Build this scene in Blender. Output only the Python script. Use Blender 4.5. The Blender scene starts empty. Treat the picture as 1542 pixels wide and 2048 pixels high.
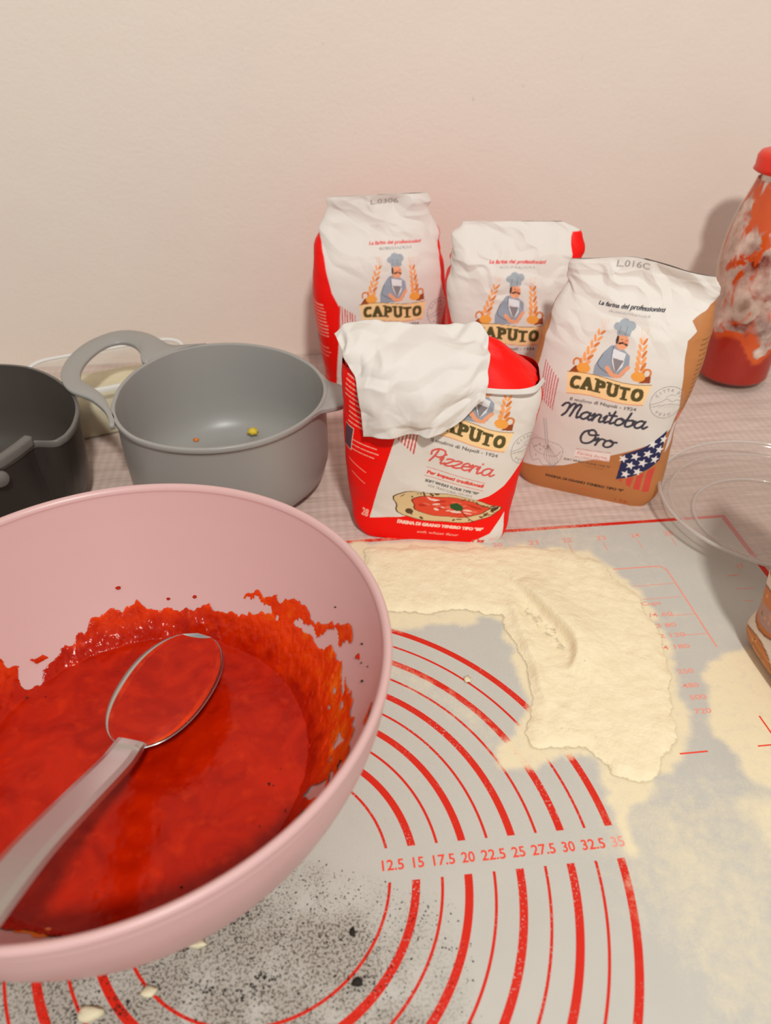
import bpy, math, random
import numpy as np
from mathutils import Vector, Matrix
from mathutils.geometry import tessellate_polygon
S = 0.01            # all coordinates below are centimetres on the pastry mat; origin = centre of its printed circles
SC = bpy.context.scene
COL = SC.collection
PI = math.pi
def lin(r, g, b):
    return tuple(((c/255)/12.92 if c/255 <= 0.04045 else ((c/255+0.055)/1.055)**2.4) for c in (r, g, b))

# ------------------------------------------------------------------ camera
cam = bpy.data.cameras.new('camera'); camo = bpy.data.objects.new('camera', cam); COL.objects.link(camo)
pitch, roll, yaw = 0.639, -0.006, -0.100
cy, sy, cp, sp = math.cos(yaw), math.sin(yaw), math.cos(pitch), math.sin(pitch)
fwd = Vector((-sy*cp, cy*cp, -sp)); rt = Vector((cy, sy, 0)); up = rt.cross(fwd)
r2 = math.cos(roll)*rt + math.sin(roll)*up; u2 = -math.sin(roll)*rt + math.cos(roll)*up
M = Matrix.Identity(4)
for i in range(3):
    M[i][0] = r2[i]; M[i][1] = u2[i]; M[i][2] = -fwd[i]
M.translation = Vector((4.293, -18.826, 35.305))*S
camo.matrix_world = M
cam.sensor_fit = 'HORIZONTAL'; cam.sensor_width = 36; cam.lens = 36*1500.3/1542
cam.clip_start = 0.01; cam.clip_end = 50
cam.dof.use_dof = True; cam.dof.focus_distance = 0.47; cam.dof.aperture_fstop = 11
SC.camera = camo

# ------------------------------------------------------------------ world, lamp, exposure
W = bpy.data.worlds.new('world'); SC.world = W; W.use_nodes = True
bg = W.node_tree.nodes['Background']; bg.inputs[0].default_value = (0.97, 0.985, 0.95, 1); bg.inputs[1].default_value = 0.52
ld = bpy.data.lights.new('ceiling_lamp', 'AREA'); ld.shape = 'DISK'; ld.size = 0.12; ld.energy = 18.5
ld.color = (0.96, 0.98, 0.94)
lo = bpy.data.objects.new('ceiling_lamp', ld); COL.objects.link(lo)
lo.location = Vector((19, -82, 130))*S
lo.rotation_euler = (Vector((8, 28, 3))*S - lo.location).to_track_quat('-Z', 'Y').to_euler()
SC.view_settings.view_transform = 'Standard'; SC.view_settings.look = 'None'
SC.view_settings.gamma = 1; SC.view_settings.use_curve_mapping = False
SC.view_settings.exposure = 0.0

# ------------------------------------------------------------------ materials
class NT:
    def __init__(s, name):
        s.m = bpy.data.materials.new(name); s.m.use_nodes = True; s.t = s.m.node_tree; s.t.nodes.clear()
        s.out = s.n('ShaderNodeOutputMaterial')
    def n(s, typ, ins=None, **kw):
        nd = s.t.nodes.new(typ)
        for k, v in kw.items(): setattr(nd, k, v)
        for k, v in (ins or {}).items(): s.set(nd, k, v)
        return nd
    def set(s, nd, k, v):
        i = nd.inputs[k]
        if isinstance(v, bpy.types.NodeSocket): s.t.links.new(v, i)
        elif isinstance(v, tuple) and len(v) == 3 and i.type == 'RGBA': i.default_value = (*v, 1)
        else: i.default_value = v
    def math(s, op, a, b=0.0, c=0.0, clamp=False):
        nd = s.n('ShaderNodeMath', {0: a, 1: b, 2: c}, operation=op, use_clamp=clamp); return nd.outputs[0]
    def mix(s, f, a, b):
        nd = s.n('ShaderNodeMix', data_type='RGBA'); s.set(nd, 0, f); s.set(nd, 6, a); s.set(nd, 7, b); return nd.outputs[2]
    def coord(s): return s.n('ShaderNodeTexCoord').outputs['Object']
    def noise(s, scale, detail=3, vec=None, rough=.5, dist=0.0):
        nd = s.n('ShaderNodeTexNoise', {'Scale': scale, 'Detail': detail, 'Roughness': rough, 'Distortion': dist})
        s.t.links.new(vec if vec is not None else s.coord(), nd.inputs['Vector']); return nd.outputs['Fac']
    def mapv(s, sc, vec=None):
        nd = s.n('ShaderNodeMapping', {'Scale': sc}); s.t.links.new(vec if vec is not None else s.coord(), nd.inputs['Vector']); return nd.outputs[0]
    def ramp(s, f, a, b):
        nd = s.n('ShaderNodeMapRange', {'Value': f, 'From Min': a, 'From Max': b}); nd.clamp = True; return nd.outputs[0]
    def bump(s, h, dist=.0005, strength=1.0, normal=None):
        ins = {'Height': h, 'Distance': dist, 'Strength': strength}
        if normal is not None: ins['Normal'] = normal
        return s.n('ShaderNodeBump', ins).outputs[0]
    def bsdf(s, color, rough=.5, spec=.5, normal=None, **kw):
        ins = {'Base Color': color, 'Roughness': rough, 'Specular IOR Level': spec}
        if normal is not None: ins['Normal'] = normal
        for k, v in kw.items(): ins[k.replace('_', ' ')] = v
        return s.n('ShaderNodeBsdfPrincipled', ins).outputs[0]
    def done(s, sh): s.t.links.new(sh, s.out.inputs[0]); return s.m

def simple(name, c, rough=.5, spec=.5, bscale=0, bdist=.0002, vary=0, **kw):
    t = NT(name); nrm = None; colr = c
    if bscale: nrm = t.bump(t.noise(bscale, 4), bdist)
    if vary:
        f = t.noise(60, 3); colr = t.mix(f, tuple(x*(1-vary) for x in c), tuple(min(1, x*(1+vary)) for x in c))
    return t.done(t.bsdf(colr, rough, spec, nrm, **kw))

def m_wall():
    t = NT('plaster_wall'); v = t.coord()
    h = t.noise(260, 4, v); h2 = t.noise(28, 3, v)
    hh = t.math('ADD', t.math('MULTIPLY', h, .5), t.math('MULTIPLY', h2, 1.2))
    c = t.mix(t.ramp(t.noise(7, 3, v), .35, .7), lin(229, 213, 200), lin(228, 211, 198))
    sp_ = t.ramp(t.noise(90, 1, t.mapv((1, 1, .6))), .80, .86)
    c = t.mix(t.math('MULTIPLY', sp_, .4), c, lin(165, 150, 135))
    return t.done(t.bsdf(c, .8, .2, t.bump(hh, .0008, .8)))
def m_table():
    t = NT('laminate_worktop'); v = t.coord()
    g = t.noise(1, 4, t.mapv((9, 95, 1)), .6, .6)
    g2 = t.noise(1, 3, t.mapv((25, 420, 1)), .6)
    c = t.mix(t.ramp(g, .38, .62), lin(206, 181, 169), lin(220, 196, 185))
    c = t.mix(t.math('MULTIPLY', t.ramp(g2, .45, .65), .35), c, lin(150, 130, 118))
    w1 = t.n('ShaderNodeTexWave', {'Scale': 150.0, 'Distortion': .6, 'Detail': 1.0}, bands_direction='X').outputs['Fac']
    w2 = t.n('ShaderNodeTexWave', {'Scale': 150.0, 'Distortion': .6, 'Detail': 1.0}, bands_direction='Y').outputs['Fac']
    wv = t.math('MULTIPLY', w1, w2)
    c = t.mix(t.math('MULTIPLY', wv, .2), c, lin(120, 108, 98))
    return t.done(t.bsdf(c, .5, .35, t.bump(wv, .0003, .5)))
def m_mat():
    # silicone mat: concentric size rings printed in red, flour dust from the 'dust' attribute
    t = NT('printed_silicone_mat'); v = t.coord()
    sep = t.n('ShaderNodeSeparateXYZ', {0: v}); X = t.math('MULTIPLY', sep.outputs[0], 100); Y = t.math('MULTIPLY', sep.outputs[1], 100)
    r = t.math('SQRT', t.math('ADD', t.math('MULTIPLY', X, X), t.math('MULTIPLY', Y, Y)))
    q = t.math('DIVIDE', r, 1.25); k = t.math('ROUND', q)
    d = t.math('MULTIPLY', t.math('ABSOLUTE', t.math('SUBTRACT', q, k)), 1.25)
    even = t.math('SUBTRACT', 1, t.math('ABSOLUTE', t.math('SUBTRACT', t.math('MULTIPLY', t.math('FRACT', t.math('MULTIPLY', k, .5)), 2), 0)))
    wd = t.math('ADD', .07, t.math('MULTIPLY', even, .125))
    ring = t.math('LESS_THAN', d, wd)
    ring = t.math('MULTIPLY', ring, t.math('LESS_THAN', r, 17.9)); ring = t.math('MULTIPLY', ring, t.math('GREATER_THAN', r, 5.8))
    gap = t.math('MULTIPLY', t.math('LESS_THAN', t.math('ABSOLUTE', Y), .85), t.math('GREATER_THAN', X, 0))
    ring = t.math('MULTIPLY', ring, t.math('SUBTRACT', 1, gap))
    # red border
    bx = t.math('GREATER_THAN', X, 34.95); by = t.math('GREATER_THAN', Y, 24.85)
    ring = t.math('MAXIMUM', ring, t.math('MAXIMUM', bx, by))
    worn = t.ramp(t.noise(900, 2, v), .60, .70)
    wornreg = t.ramp(t.noise(22, 2, v), .48, .60)
    ring = t.math('MULTIPLY', ring, t.math('SUBTRACT', 1, t.math('MULTIPLY', t.math('MULTIPLY', worn, wornreg), .9)))
    base = t.mix(t.noise(30, 3, v), lin(190, 184, 175), lin(200, 193, 183))
    wv = t.math('MULTIPLY', t.n('ShaderNodeTexWave', {'Scale': 210.0, 'Distortion': .2}, bands_direction='X').outputs['Fac'],
                t.n('ShaderNodeTexWave', {'Scale': 210.0, 'Distortion': .2}, bands_direction='DIAGONAL').outputs['Fac'])
    base = t.mix(t.math('MULTIPLY', wv, .30), base, lin(135, 130, 122))
    # greyish soot smudges around black crumbs, deepened with painted shade at the near left
    at2 = t.n('ShaderNodeAttribute', attribute_name='soot_shade').outputs['Fac']
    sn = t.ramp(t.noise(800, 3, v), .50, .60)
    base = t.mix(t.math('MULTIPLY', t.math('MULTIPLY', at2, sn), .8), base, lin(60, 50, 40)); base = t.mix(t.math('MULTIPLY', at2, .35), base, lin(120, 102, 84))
    c = t.mix(ring, base, lin(208, 34, 12))
    du = t.n('ShaderNodeAttribute', attribute_name='dust').outputs['Fac']
    n1 = t.noise(130, 5, v, .7); n2 = t.noise(900, 2, v)
    f = t.math('ADD', du, t.math('MULTIPLY', t.math('SUBTRACT', n1, .5), 1.3)); f = t.math('ADD', f, t.math('MULTIPLY', t.math('SUBTRACT', n2, .5), .5))
    f = t.ramp(f, .05, 1.0)
    f = t.math('MULTIPLY', f, t.ramp(du, .0, .12))
    c = t.mix(t.math('MULTIPLY', f, .97), c, lin(231, 213, 178))
    return t.done(t.bsdf(c, t.math('ADD', .5, t.math('MULTIPLY', f, .4)), .3, t.bump(wv, .0002, .4)))
def m_flour():
    t = NT('flour'); v = t.coord()
    h = t.math('ADD', t.noise(500, 4, v), t.math('MULTIPLY', t.noise(120, 4, v), 2))
    c = t.mix(t.ramp(t.noise(150, 4, v), .3, .7), lin(232, 213, 178), lin(238, 221, 188))
    cv = t.n('ShaderNodeAttribute', attribute_name='cover').outputs['Fac']
    al = t.ramp(t.math('ADD', cv, t.math('MULTIPLY', t.math('SUBTRACT', t.noise(260, 4, v), .5), 1.3)), .25, .75)   # grains thin out at the edge of the heap
    return t.done(t.n('ShaderNodeMixShader', {0: al, 1: t.n('ShaderNodeBsdfTransparent').outputs[0], 2: t.bsdf(c, .95, .05, t.bump(h, .0006, .7))}).outputs[0])
def m_attr(name, rough=.5, spec=.4, bscale=900, bd=.00006):
    t = NT(name); c = t.n('ShaderNodeAttribute', attribute_name='print').outputs['Color']
    return t.done(t.bsdf(c, rough, spec, t.bump(t.noise(bscale, 3), bd)))
def m_sauce():
    t = NT('tomato_sauce'); v = t.coord()
    th = t.n('ShaderNodeAttribute', attribute_name='thin').outputs['Fac']
    n = t.noise(110, 4, v); n2 = t.noise(35, 3, v, .5, 1.5)
    base = t.mix(t.ramp(n2, .35, .65), lin(156, 18, 0), lin(182, 30, 1))
    f = t.math('ADD', th, t.math('MULTIPLY', t.math('SUBTRACT', n, .5), .8))
    c = t.mix(t.ramp(f, .05, .45), base, lin(214, 54, 5)); c = t.mix(t.ramp(f, .5, 1.1), c, lin(240, 130, 16))
    sk = t.ramp(t.noise(420, 1, v), .76, .80)
    c = t.mix(t.math('MULTIPLY', sk, .6), c, lin(90, 20, 5))
    bm = t.math('ADD', t.math('MULTIPLY', t.noise(700, 2, v), t.math('ADD', .04, t.math('MULTIPLY', th, .55))), t.math('MULTIPLY', t.noise(60, 3, v), .25))
    return t.done(t.bsdf(c, .19, .17, t.bump(bm, .0014, .8), Subsurface_Weight=.0))
def m_clear(name, tint=(.96, .96, .95), haze=.06, rough=.05, hazec=(.8, .78, .74), fres=1.45):
    t = NT(name)
    fa = t.n('ShaderNodeLayerWeight', {'Blend': .5}).outputs['Facing']; fr = t.math('ADD', .03, t.math('MULTIPLY', t.math('POWER', fa, 5.0), fres-1.0))
    tr = t.n('ShaderNodeBsdfTransparent', {0: tint}).outputs[0]
    gl = t.n('ShaderNodeBsdfGlossy', {'Color': (1., 1., 1.), 'Roughness': rough}).outputs[0]
    df = t.n('ShaderNodeBsdfDiffuse', {'Color': hazec}).outputs[0]
    m1 = t.n('ShaderNodeMixShader', {0: haze, 1: tr, 2: df}).outputs[0]
    return t.done(t.n('ShaderNodeMixShader', {0: fr, 1: m1, 2: gl}).outputs[0])
def m_residue():
    t = NT('sauce_residue'); v = t.coord()
    th = t.n('ShaderNodeAttribute', attribute_name='fill').outputs['Fac']
    n = t.noise(1, 3, t.mapv((38, 38, 26)), .55, 1.2)
    f = t.math('ADD', t.math('SUBTRACT', n, .53), t.math('MULTIPLY', th, .45))
    a = t.ramp(f, -.02, .05)
    full = t.ramp(th, .6, .95)
    c = t.mix(full, t.mix(t.noise(50, 2, v), lin(200, 58, 4), lin(226, 96, 24)), t.mix(t.noise(40, 3, v), lin(150, 12, 2), lin(184, 36, 3)))
    red = t.bsdf(c, .35, .4)
    tr = t.n('ShaderNodeBsdfTransparent', {0: (.95, .88, .84)}).outputs[0]
    pk = t.n('ShaderNodeBsdfDiffuse', {'Color': lin(236, 208, 196)}).outputs[0]
    hz = t.n('ShaderNodeMixShader', {0: t.ramp(t.noise(55, 3, v), .3, .7), 1: tr, 2: pk}).outputs[0]
    return t.done(t.n('ShaderNodeMixShader', {0: a, 1: hz, 2: red}).outputs[0])

MT = {}
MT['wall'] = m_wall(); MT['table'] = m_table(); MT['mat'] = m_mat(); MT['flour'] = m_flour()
MT['paper'] = m_attr('printed_paper_bag', .5, .22); MT['flap'] = simple('white_kraft_paper', lin(218, 208, 200), .6, .25, 700, .0001)
MT['redpaper'] = simple('red_paper', lin(238, 12, 0), .5, .2, 400, .0001); MT['brownpaper'] = simple('brown_paper', lin(178, 128, 82), .55, .35, 500, .0001)
MT['floor'] = simple('dark_floor_tiles', lin(112, 98, 86), .5, .3, 20, .0005, .1)
MT['pink'] = simple('pink_plastic', lin(206, 164, 160), .34, .4, 300, .00003)
MT['greyp'] = simple('grey_plastic', lin(153, 148, 143), .36, .45, 200, .00003)
MT['darkp'] = simple('charcoal_plastic', lin(44, 37, 33), .38, .4, 200, .00003)
MT['darkin'] = simple('charcoal_plastic_inside', lin(78, 69, 63), .45, .35)
MT['darkrim'] = simple('charcoal_rim_plastic', lin(104, 99, 94), .42, .4, 200, .00003)
MT['steel'] = simple('brushed_steel', (.62, .58, .55), .26, .5, 300, .00004, Metallic=1.0)
MT['steel'].node_tree.nodes['Principled BSDF'].inputs['Base Color'].default_value = (.52, .50, .48, 1)
MT['sauce'] = m_sauce(); MT['redcap'] = simple('red_cap_enamel', lin(232, 42, 14), .35, .5)
MT['clear'] = m_clear('clear_plastic', haze=.10, rough=.12); MT['glass'] = m_clear('clear_glass', (.97, .98, .96), .0, .05, fres=1.35)
MT['glassdish'] = m_clear('clear_dish_glass', (.93, .90, .88), .10, .12, (.80, .72, .67), fres=1.8)
MT['tubrim'] = m_clear('clear_plastic_painted_glint', haze=.6, rough=.1, hazec=(.97, .96, .95)); MT['dishring'] = m_clear('thick_dish_glass', (.9, .87, .84), .30, .1, (.85, .8, .76), fres=1.9)  # tub rim: white diffuse share painted in for the lamp highlight
MT['residue'] = m_residue(); MT['ink'] = simple('red_mat_print', lin(232, 70, 48), .5, .3); MT['inkpale'] = simple('pale_red_mat_print', lin(232, 150, 132), .6, .2)
MT['dough'] = simple('dough', lin(216, 202, 170), .6, .3, 300, .0003, .15); MT['corn'] = simple('yellow_dough_crumb', lin(236, 200, 60), .5, .4, 500, .0003)
MT['char'] = simple('burnt_crumb', lin(38, 30, 24), .8, .3, 900, .0002); MT['orange'] = simple('oily_sauce', lin(226, 120, 30), .3, .5)

# ------------------------------------------------------------------ mesh helpers
def mesh_np(name, V, F, mat=None, parent=None, smooth=True):
    V = np.asarray(V, dtype=np.float32)*S
    me = bpy.data.meshes.new(name)
    if isinstance(F, np.ndarray) and F.ndim == 2:
        k = F.shape[1]; me.vertices.add(len(V)); me.vertices.foreach_set('co', V.ravel())
        me.loops.add(F.size); me.loops.foreach_set('vertex_index', F.astype(np.int32).ravel())
        me.polygons.add(len(F)); me.polygons.foreach_set('loop_start', np.arange(0, F.size, k, dtype=np.int32))
        me.polygons.foreach_set('loop_total', np.full(len(F), k, dtype=np.int32)); me.update(calc_edges=True)
    else:
        me.from_pydata([tuple(map(float, v)) for v in V], [], [list(map(int, f)) for f in F]); me.update()
    me.validate()
    me.polygons.foreach_set('use_smooth', [smooth]*len(me.polygons))
    o = bpy.data.objects.new(name, me); COL.objects.link(o)
    if mat: me.materials.append(MT[mat] if isinstance(mat, str) else mat)
    if parent: o.parent = parent
    return o
def attr(o, name, arr, kind='FLOAT'):
    a = o.data.attributes.new(name, kind, 'POINT'); a.data.foreach_set('color' if 'COLOR' in kind else 'value', np.asarray(arr, dtype=np.float32).ravel())
def tag(o, label=None, cat=None, group=None, kind=None):
    if label: o['label'] = label
    if cat: o['category'] = cat
    if group: o['group'] = group
    if kind: o['kind'] = kind
    return o
def empty(name, loc=(0, 0, 0)):
    o = bpy.data.objects.new(name, None); COL.objects.link(o); o.empty_display_size = .02
    return o
def grid_faces(nr, nc, wrap=False):
    i, j = np.meshgrid(np.arange(nr-1), np.arange(nc if wrap else nc-1), indexing='ij'); j2 = (j+1) % nc
    return np.stack([i*nc+j, i*nc+j2, (i+1)*nc+j2, (i+1)*nc+j], -1).reshape(-1, 4)
def compact(V, F, extra=()):
    used = np.unique(F); mp = np.full(len(V), -1); mp[used] = np.arange(len(used))
    return V[used], mp[F], [e[used] for e in extra]
def lathe(name, prof, c, mat, parent=None, n=128, wob=None):
    prof = np.array(prof, float); th = np.arange(n)*2*PI/n
    R = prof[:, 0][:, None]*np.ones(n)
    Z = prof[:, 1][:, None]*np.ones(n)
    if wob is not None: R, Z = wob(R, Z, th)
    V = np.stack([c[0]+R*np.cos(th), c[1]+R*np.sin(th), Z+c[2]], -1).reshape(-1, 3)
    return mesh_np(name, V, grid_faces(len(prof), n, True), mat, parent)
def cr(P, n, closed=False):     # catmull-rom resample
    P = np.array(P, float)
    if closed: P = np.vstack([P[-1], P, P[0], P[1]])
    else: P = np.vstack([2*P[0]-P[1], P, 2*P[-1]-P[-2]])
    m = len(P)-3; t = np.linspace(0, m, n, endpoint=not closed); i = np.minimum(t.astype(int), m-1); f = (t-i)[:, None]
    a, b, c, d = P[i], P[i+1], P[i+2], P[i+3]
    return .5*((2*b)+(c-a)*f+(2*a-5*b+4*c-d)*f*f+(-a+3*b-3*c+d)*f**3)
def h2(ix, iy, seed):
    n = (ix.astype(np.int64)*374761393 + iy.astype(np.int64)*668265263 + seed*1442695041) & 0xffffffff
    n = ((n ^ (n >> 13))*1274126177) & 0xffffffff; n = (n ^ (n >> 16)) & 0xffffffff
    return n/4294967295.0*2-1
def vnoise(x, y, seed=0):
    x = np.asarray(x, float); y = np.asarray(y, float); ix = np.floor(x); iy = np.floor(y); fx = x-ix; fy = y-iy
    fx = fx*fx*(3-2*fx); fy = fy*fy*(3-2*fy)
    a = h2(ix, iy, seed); b = h2(ix+1, iy, seed); c = h2(ix, iy+1, seed); d = h2(ix+1, iy+1, seed)
    return (a*(1-fx)+b*fx)*(1-fy)+(c*(1-fx)+d*fx)*fy
def fbm(x, y, seed=0, o=4):
    s = 0; a = 1; t = 0
    for k in range(o): s = s+a*vnoise(x*2**k, y*2**k, seed+k*17); t += a; a *= .5
    return s/t
def crumple(x, y, sc, seed):    # creased-paper facets: linear interpolation of random heights on a warped triangle lattice
    x = np.asarray(x, float)/sc; y = np.asarray(y, float)/sc
    u = x+.45*vnoise(x*.9, y*.9, seed+5)*1.2; v = y+.45*vnoise(x*.9, y*.9, seed+9)*1.2
    a = u+v*.577; b = v*1.155; ia = np.floor(a); ib = np.floor(b); fa = a-ia; fb = b-ib
    lo_ = fa+fb < 1
    h00 = h2(ia, ib, seed); h10 = h2(ia+1, ib, seed); h01 = h2(ia, ib+1, seed); h11 = h2(ia+1, ib+1, seed)
    return np.where(lo_, h00+(h10-h00)*fa+(h01-h00)*fb, h11+(h01-h11)*(1-fa)+(h10-h11)*(1-fb))
def pip(x, y, poly):
    inside = np.zeros(np.shape(x), bool); P = np.array(poly); j = len(P)-1
    for i in range(len(P)):
        xi, yi, xj, yj = P[i, 0], P[i, 1], P[j, 0], P[j, 1]
        if yi != yj: inside ^= ((yi > y) != (yj > y)) & (x < (xj-xi)*(y-yi)/(yj-yi)+xi)
        j = i
    return inside
def blur(a, n):
    a = a.astype(float)
    for _ in range(n):
        p = np.pad(a, 1, 'edge'); a = (p[:-2, 1:-1]+p[2:, 1:-1]+p[1:-1, :-2]+p[1:-1, 2:]+p[1:-1, 1:-1]*2)/6
    return a

# ------------------------------------------------------------------ print rasteriser (numpy canvas, cm units -> per-vertex colours)
_txt = {}
def text_tris(s, off=0.):
    key = (s, off)
    if key in _txt: return _txt[key]
    cu = bpy.data.curves.new('t', 'FONT'); cu.body = s; cu.size = 1; cu.resolution_u = 3; cu.offset = off
    o = bpy.data.objects.new('t', cu); COL.objects.link(o); bpy.context.view_layer.update()
    dg = bpy.context.evaluated_depsgraph_get(); me = o.evaluated_get(dg).to_mesh(); me.calc_loop_triangles()
    V = np.array([v.co[:2] for v in me.vertices]) if len(me.vertices) else np.zeros((0, 2))
    T = np.array([t.vertices[:] for t in me.loop_triangles]) if len(me.loop_triangles) else np.zeros((0, 3), int)
    o.evaluated_get(dg).to_mesh_clear(); bpy.data.objects.remove(o); bpy.data.curves.remove(cu)
    _txt[key] = (V, T); return V, T
class Canvas:
    def __init__(c, x0, x1, y0, y1, px, bg):
        c.x0, c.y0, c.px = x0, y0, px; c.w = int((x1-x0)/px); c.h = int((y1-y0)/px)
        c.a = np.empty((c.h, c.w, 3), np.float32); c.a[:] = bg
    def box(c, P, m=0):
        P = np.array(P); a = np.floor((P.min(0)-m-[c.x0, c.y0])/c.px).astype(int); b = np.ceil((P.max(0)+m-[c.x0, c.y0])/c.px).astype(int)+1
        i0, j0 = max(a[0], 0), max(a[1], 0); i1, j1 = min(b[0], c.w), min(b[1], c.h)
        if i1 <= i0 or j1 <= j0: return None
        X, Y = np.meshgrid(c.x0+(np.arange(i0, i1)+.5)*c.px, c.y0+(np.arange(j0, j1)+.5)*c.px)
        return (slice(j0, j1), slice(i0, i1)), X, Y
    def put(c, sl, m, col, al=1.0):
        v = c.a[sl]; v[m] = v[m]*(1-al)+np.array(col, np.float32)*al
    def poly(c, P, col, al=1.0):
        b = c.box(P)
        if b: c.put(b[0], pip(b[1], b[2], P), col, al)
    def stroke(c, P, w, col, al=1.0, smooth=True, closed=False):
        P = np.array(P, float)
        if smooth and len(P) > 2: P = cr(P, len(P)*7, closed)
        b = c.box(P, w)
        if not b: return
        m = np.zeros(b[1].shape, bool)
        for i in range(len(P)-1):
            bb = c.box(P[i:i+2], w)
            if not bb: continue
            sl, X, Y = bb; d = P[i+1]-P[i]; L = d@d+1e-9
            t = np.clip(((X-P[i, 0])*d[0]+(Y-P[i, 1])*d[1])/L, 0, 1)
            mm = (X-P[i, 0]-t*d[0])**2+(Y-P[i, 1]-t*d[1])**2 < (w/2)**2
            o = (slice(sl[0].start-b[0][0].start, sl[0].stop-b[0][0].start), slice(sl[1].start-b[0][1].start, sl[1].stop-b[0][1].start))
            m[o] |= mm
        c.put(b[0], m, col, al)
    def ell(c, x, y, a, b, rot, col, al=1.0):
        th = np.linspace(0, 2*PI, 22)[:-1]; r = math.radians(rot)
        X = a*np.cos(th); Y = b*np.sin(th)
        c.poly(np.c_[x+X*math.cos(r)-Y*math.sin(r), y+X*math.sin(r)+Y*math.cos(r)], col, al)
    def text(c, s, x, y, h, col, width=None, shear=0., bold=0., rot=0., al=1.0, align='L', f=None):
        V, T = text_tris(s)
        if not len(V): return 0
        k = h/.73; sx = k; w0 = V[:, 0].max()
        if width: sx = width/w0
        P = np.c_[V[:, 0]*sx+V[:, 1]*k*shear, V[:, 1]*k]
        if align == 'C': P[:, 0] -= w0*sx/2
        cr_, sr_ = math.cos(rot), math.sin(rot)
        P = np.c_[x+P[:, 0]*cr_-P[:, 1]*sr_, y+P[:, 0]*sr_+P[:, 1]*cr_]
        offs = [(0, 0)] if not bold else [(bold*a, bold*b) for a in (-1, 0, 1) for b in (-.6, .6)]
        if f is not None: P = f(P)
        b = c.box(P, bold+.02)
        if not b: return w0*sx
        m = np.zeros(b[1].shape, bool)
        for t in T:
            p = P[t]
            for ox, oy in offs:
                q = p+[ox, oy]; bb = c.box(q)
                if not bb: continue
                sl, X, Y = bb
                d = [(q[(i+1) % 3, 0]-q[i, 0])*(Y-q[i, 1])-(q[(i+1) % 3, 1]-q[i, 1])*(X-q[i, 0]) for i in range(3)]
                mm = ((d[0] >= 0) & (d[1] >= 0) & (d[2] >= 0)) | ((d[0] <= 0) & (d[1] <= 0) & (d[2] <= 0))
                o = (slice(sl[0].start-b[0][0].start, sl[0].stop-b[0][0].start), slice(sl[1].start-b[0][1].start, sl[1].stop-b[0][1].start))
                m[o] |= mm
        c.put(b[0], m, col, al); return w0*sx
    def finish(c):
        a = c.a; p = np.pad(a, ((1, 1), (1, 1), (0, 0)), 'edge')
        c.a = (a*2+p[:-2, 1:-1]+p[2:, 1:-1]+p[1:-1, :-2]+p[1:-1, 2:])/6
    def sample(c, s, t):
        x = np.clip((s-c.x0)/c.px-.5, 0, c.w-1.001); y = np.clip((t-c.y0)/c.px-.5, 0, c.h-1.001)
        i = x.astype(int); j = y.astype(int); fx = (x-i)[..., None]; fy = (y-j)[..., None]
        return (c.a[j, i]*(1-fx)+c.a[j, i+1]*fx)*(1-fy)+(c.a[j+1, i]*(1-fx)+c.a[j+1, i+1]*fx)*fy

GL = {
 'a': ([[(.95, .85), (.55, 1.02), (.12, .65), (.12, .15), (.5, .0), (.85, .4), (.98, .98), (.9, .25), (1.1, .0), (1.4, .3)]], 1.3),
 'n': ([[(-.1, .6), (.12, 1.), (.2, .5), (.12, 0)], [(.16, .4), (.5, .95), (.82, .9), (.8, .35), (.88, .03), (1.1, .05), (1.35, .3)]], 1.28),
 'i': ([[(-.1, .6), (.14, 1.), (.1, .3), (.2, .02), (.55, .3)], [(.25, 1.4), (.27, 1.44)]], .55),
 't': ([[(.25, 1.75), (.14, .6), (.2, .05), (.6, .3)], [(-.2, 1.15), (.55, 1.2)]], .62),
 'o': ([[(.5, 1.), (.12, .75), (.08, .2), (.45, 0), (.82, .3), (.82, .8), (.5, 1.), (.65, .8), (1.15, .85)]], 1.05),
 'b': ([[(.2, 1.9), (.08, .8), (.12, .12), (.45, 0), (.82, .35), (.7, .92), (.3, .85)], [(.7, .92), (1.1, .8)]], 1.0),
 'r': ([[(-.1, .6), (.12, 1.), (.17, .5), (.1, 0)], [(.16, .5), (.4, .95), (.75, .92)]], .75),
 'z': ([[(0, .85), (.35, 1.), (.72, .9), (.35, .45), (.0, .05), (.45, .0), (.95, .25)]], .88),
 'e': ([[(.08, .45), (.6, .6), (.72, .85), (.42, 1.02), (.1, .7), (.1, .2), (.45, .0), (.95, .3)]], .88),
 'M': ([[(-.45, 1.3), (-.2, 1.75), (.2, 1.8), (.3, 1.3), (.2, .5), (-.1, -.05)], [(.28, 1.), (.6, 1.8), (.9, 1.75), (.88, .9), (.75, .05)], [(.86, .95), (1.2, 1.8), (1.5, 1.7), (1.42, .7), (1.5, .02), (1.85, .25)]], 1.8),
 'O': ([[(.8, 1.9), (.15, 1.5), (.0, .7), (.35, .05), (.95, .15), (1.3, .8), (1.2, 1.6), (.8, 1.9), (.5, 1.6), (.75, 1.2), (1.5, 1.4)]], 1.5),
 'P': ([[(.45, 1.75), (.35, .9), (.12, .0)], [(-.05, 1.0), (-.1, 1.5), (.4, 1.95), (1.1, 1.85), (1.25, 1.3), (.85, .85), (.4, .9)]], 1.15)}
def script(c, s, x, y, h, w, col, shear=.2, width=5., drop=0.):
    sq = width/(sum(GL[ch][1] for ch in s)*h)
    for ch in s:
        g, adv = GL[ch]
        for st in g: c.stroke([(x+(px_*sq+py_*shear)*h, y+py_*h) for px_, py_ in st], w, col)
        x += adv*h*sq; y -= drop*adv*h*sq
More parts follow.
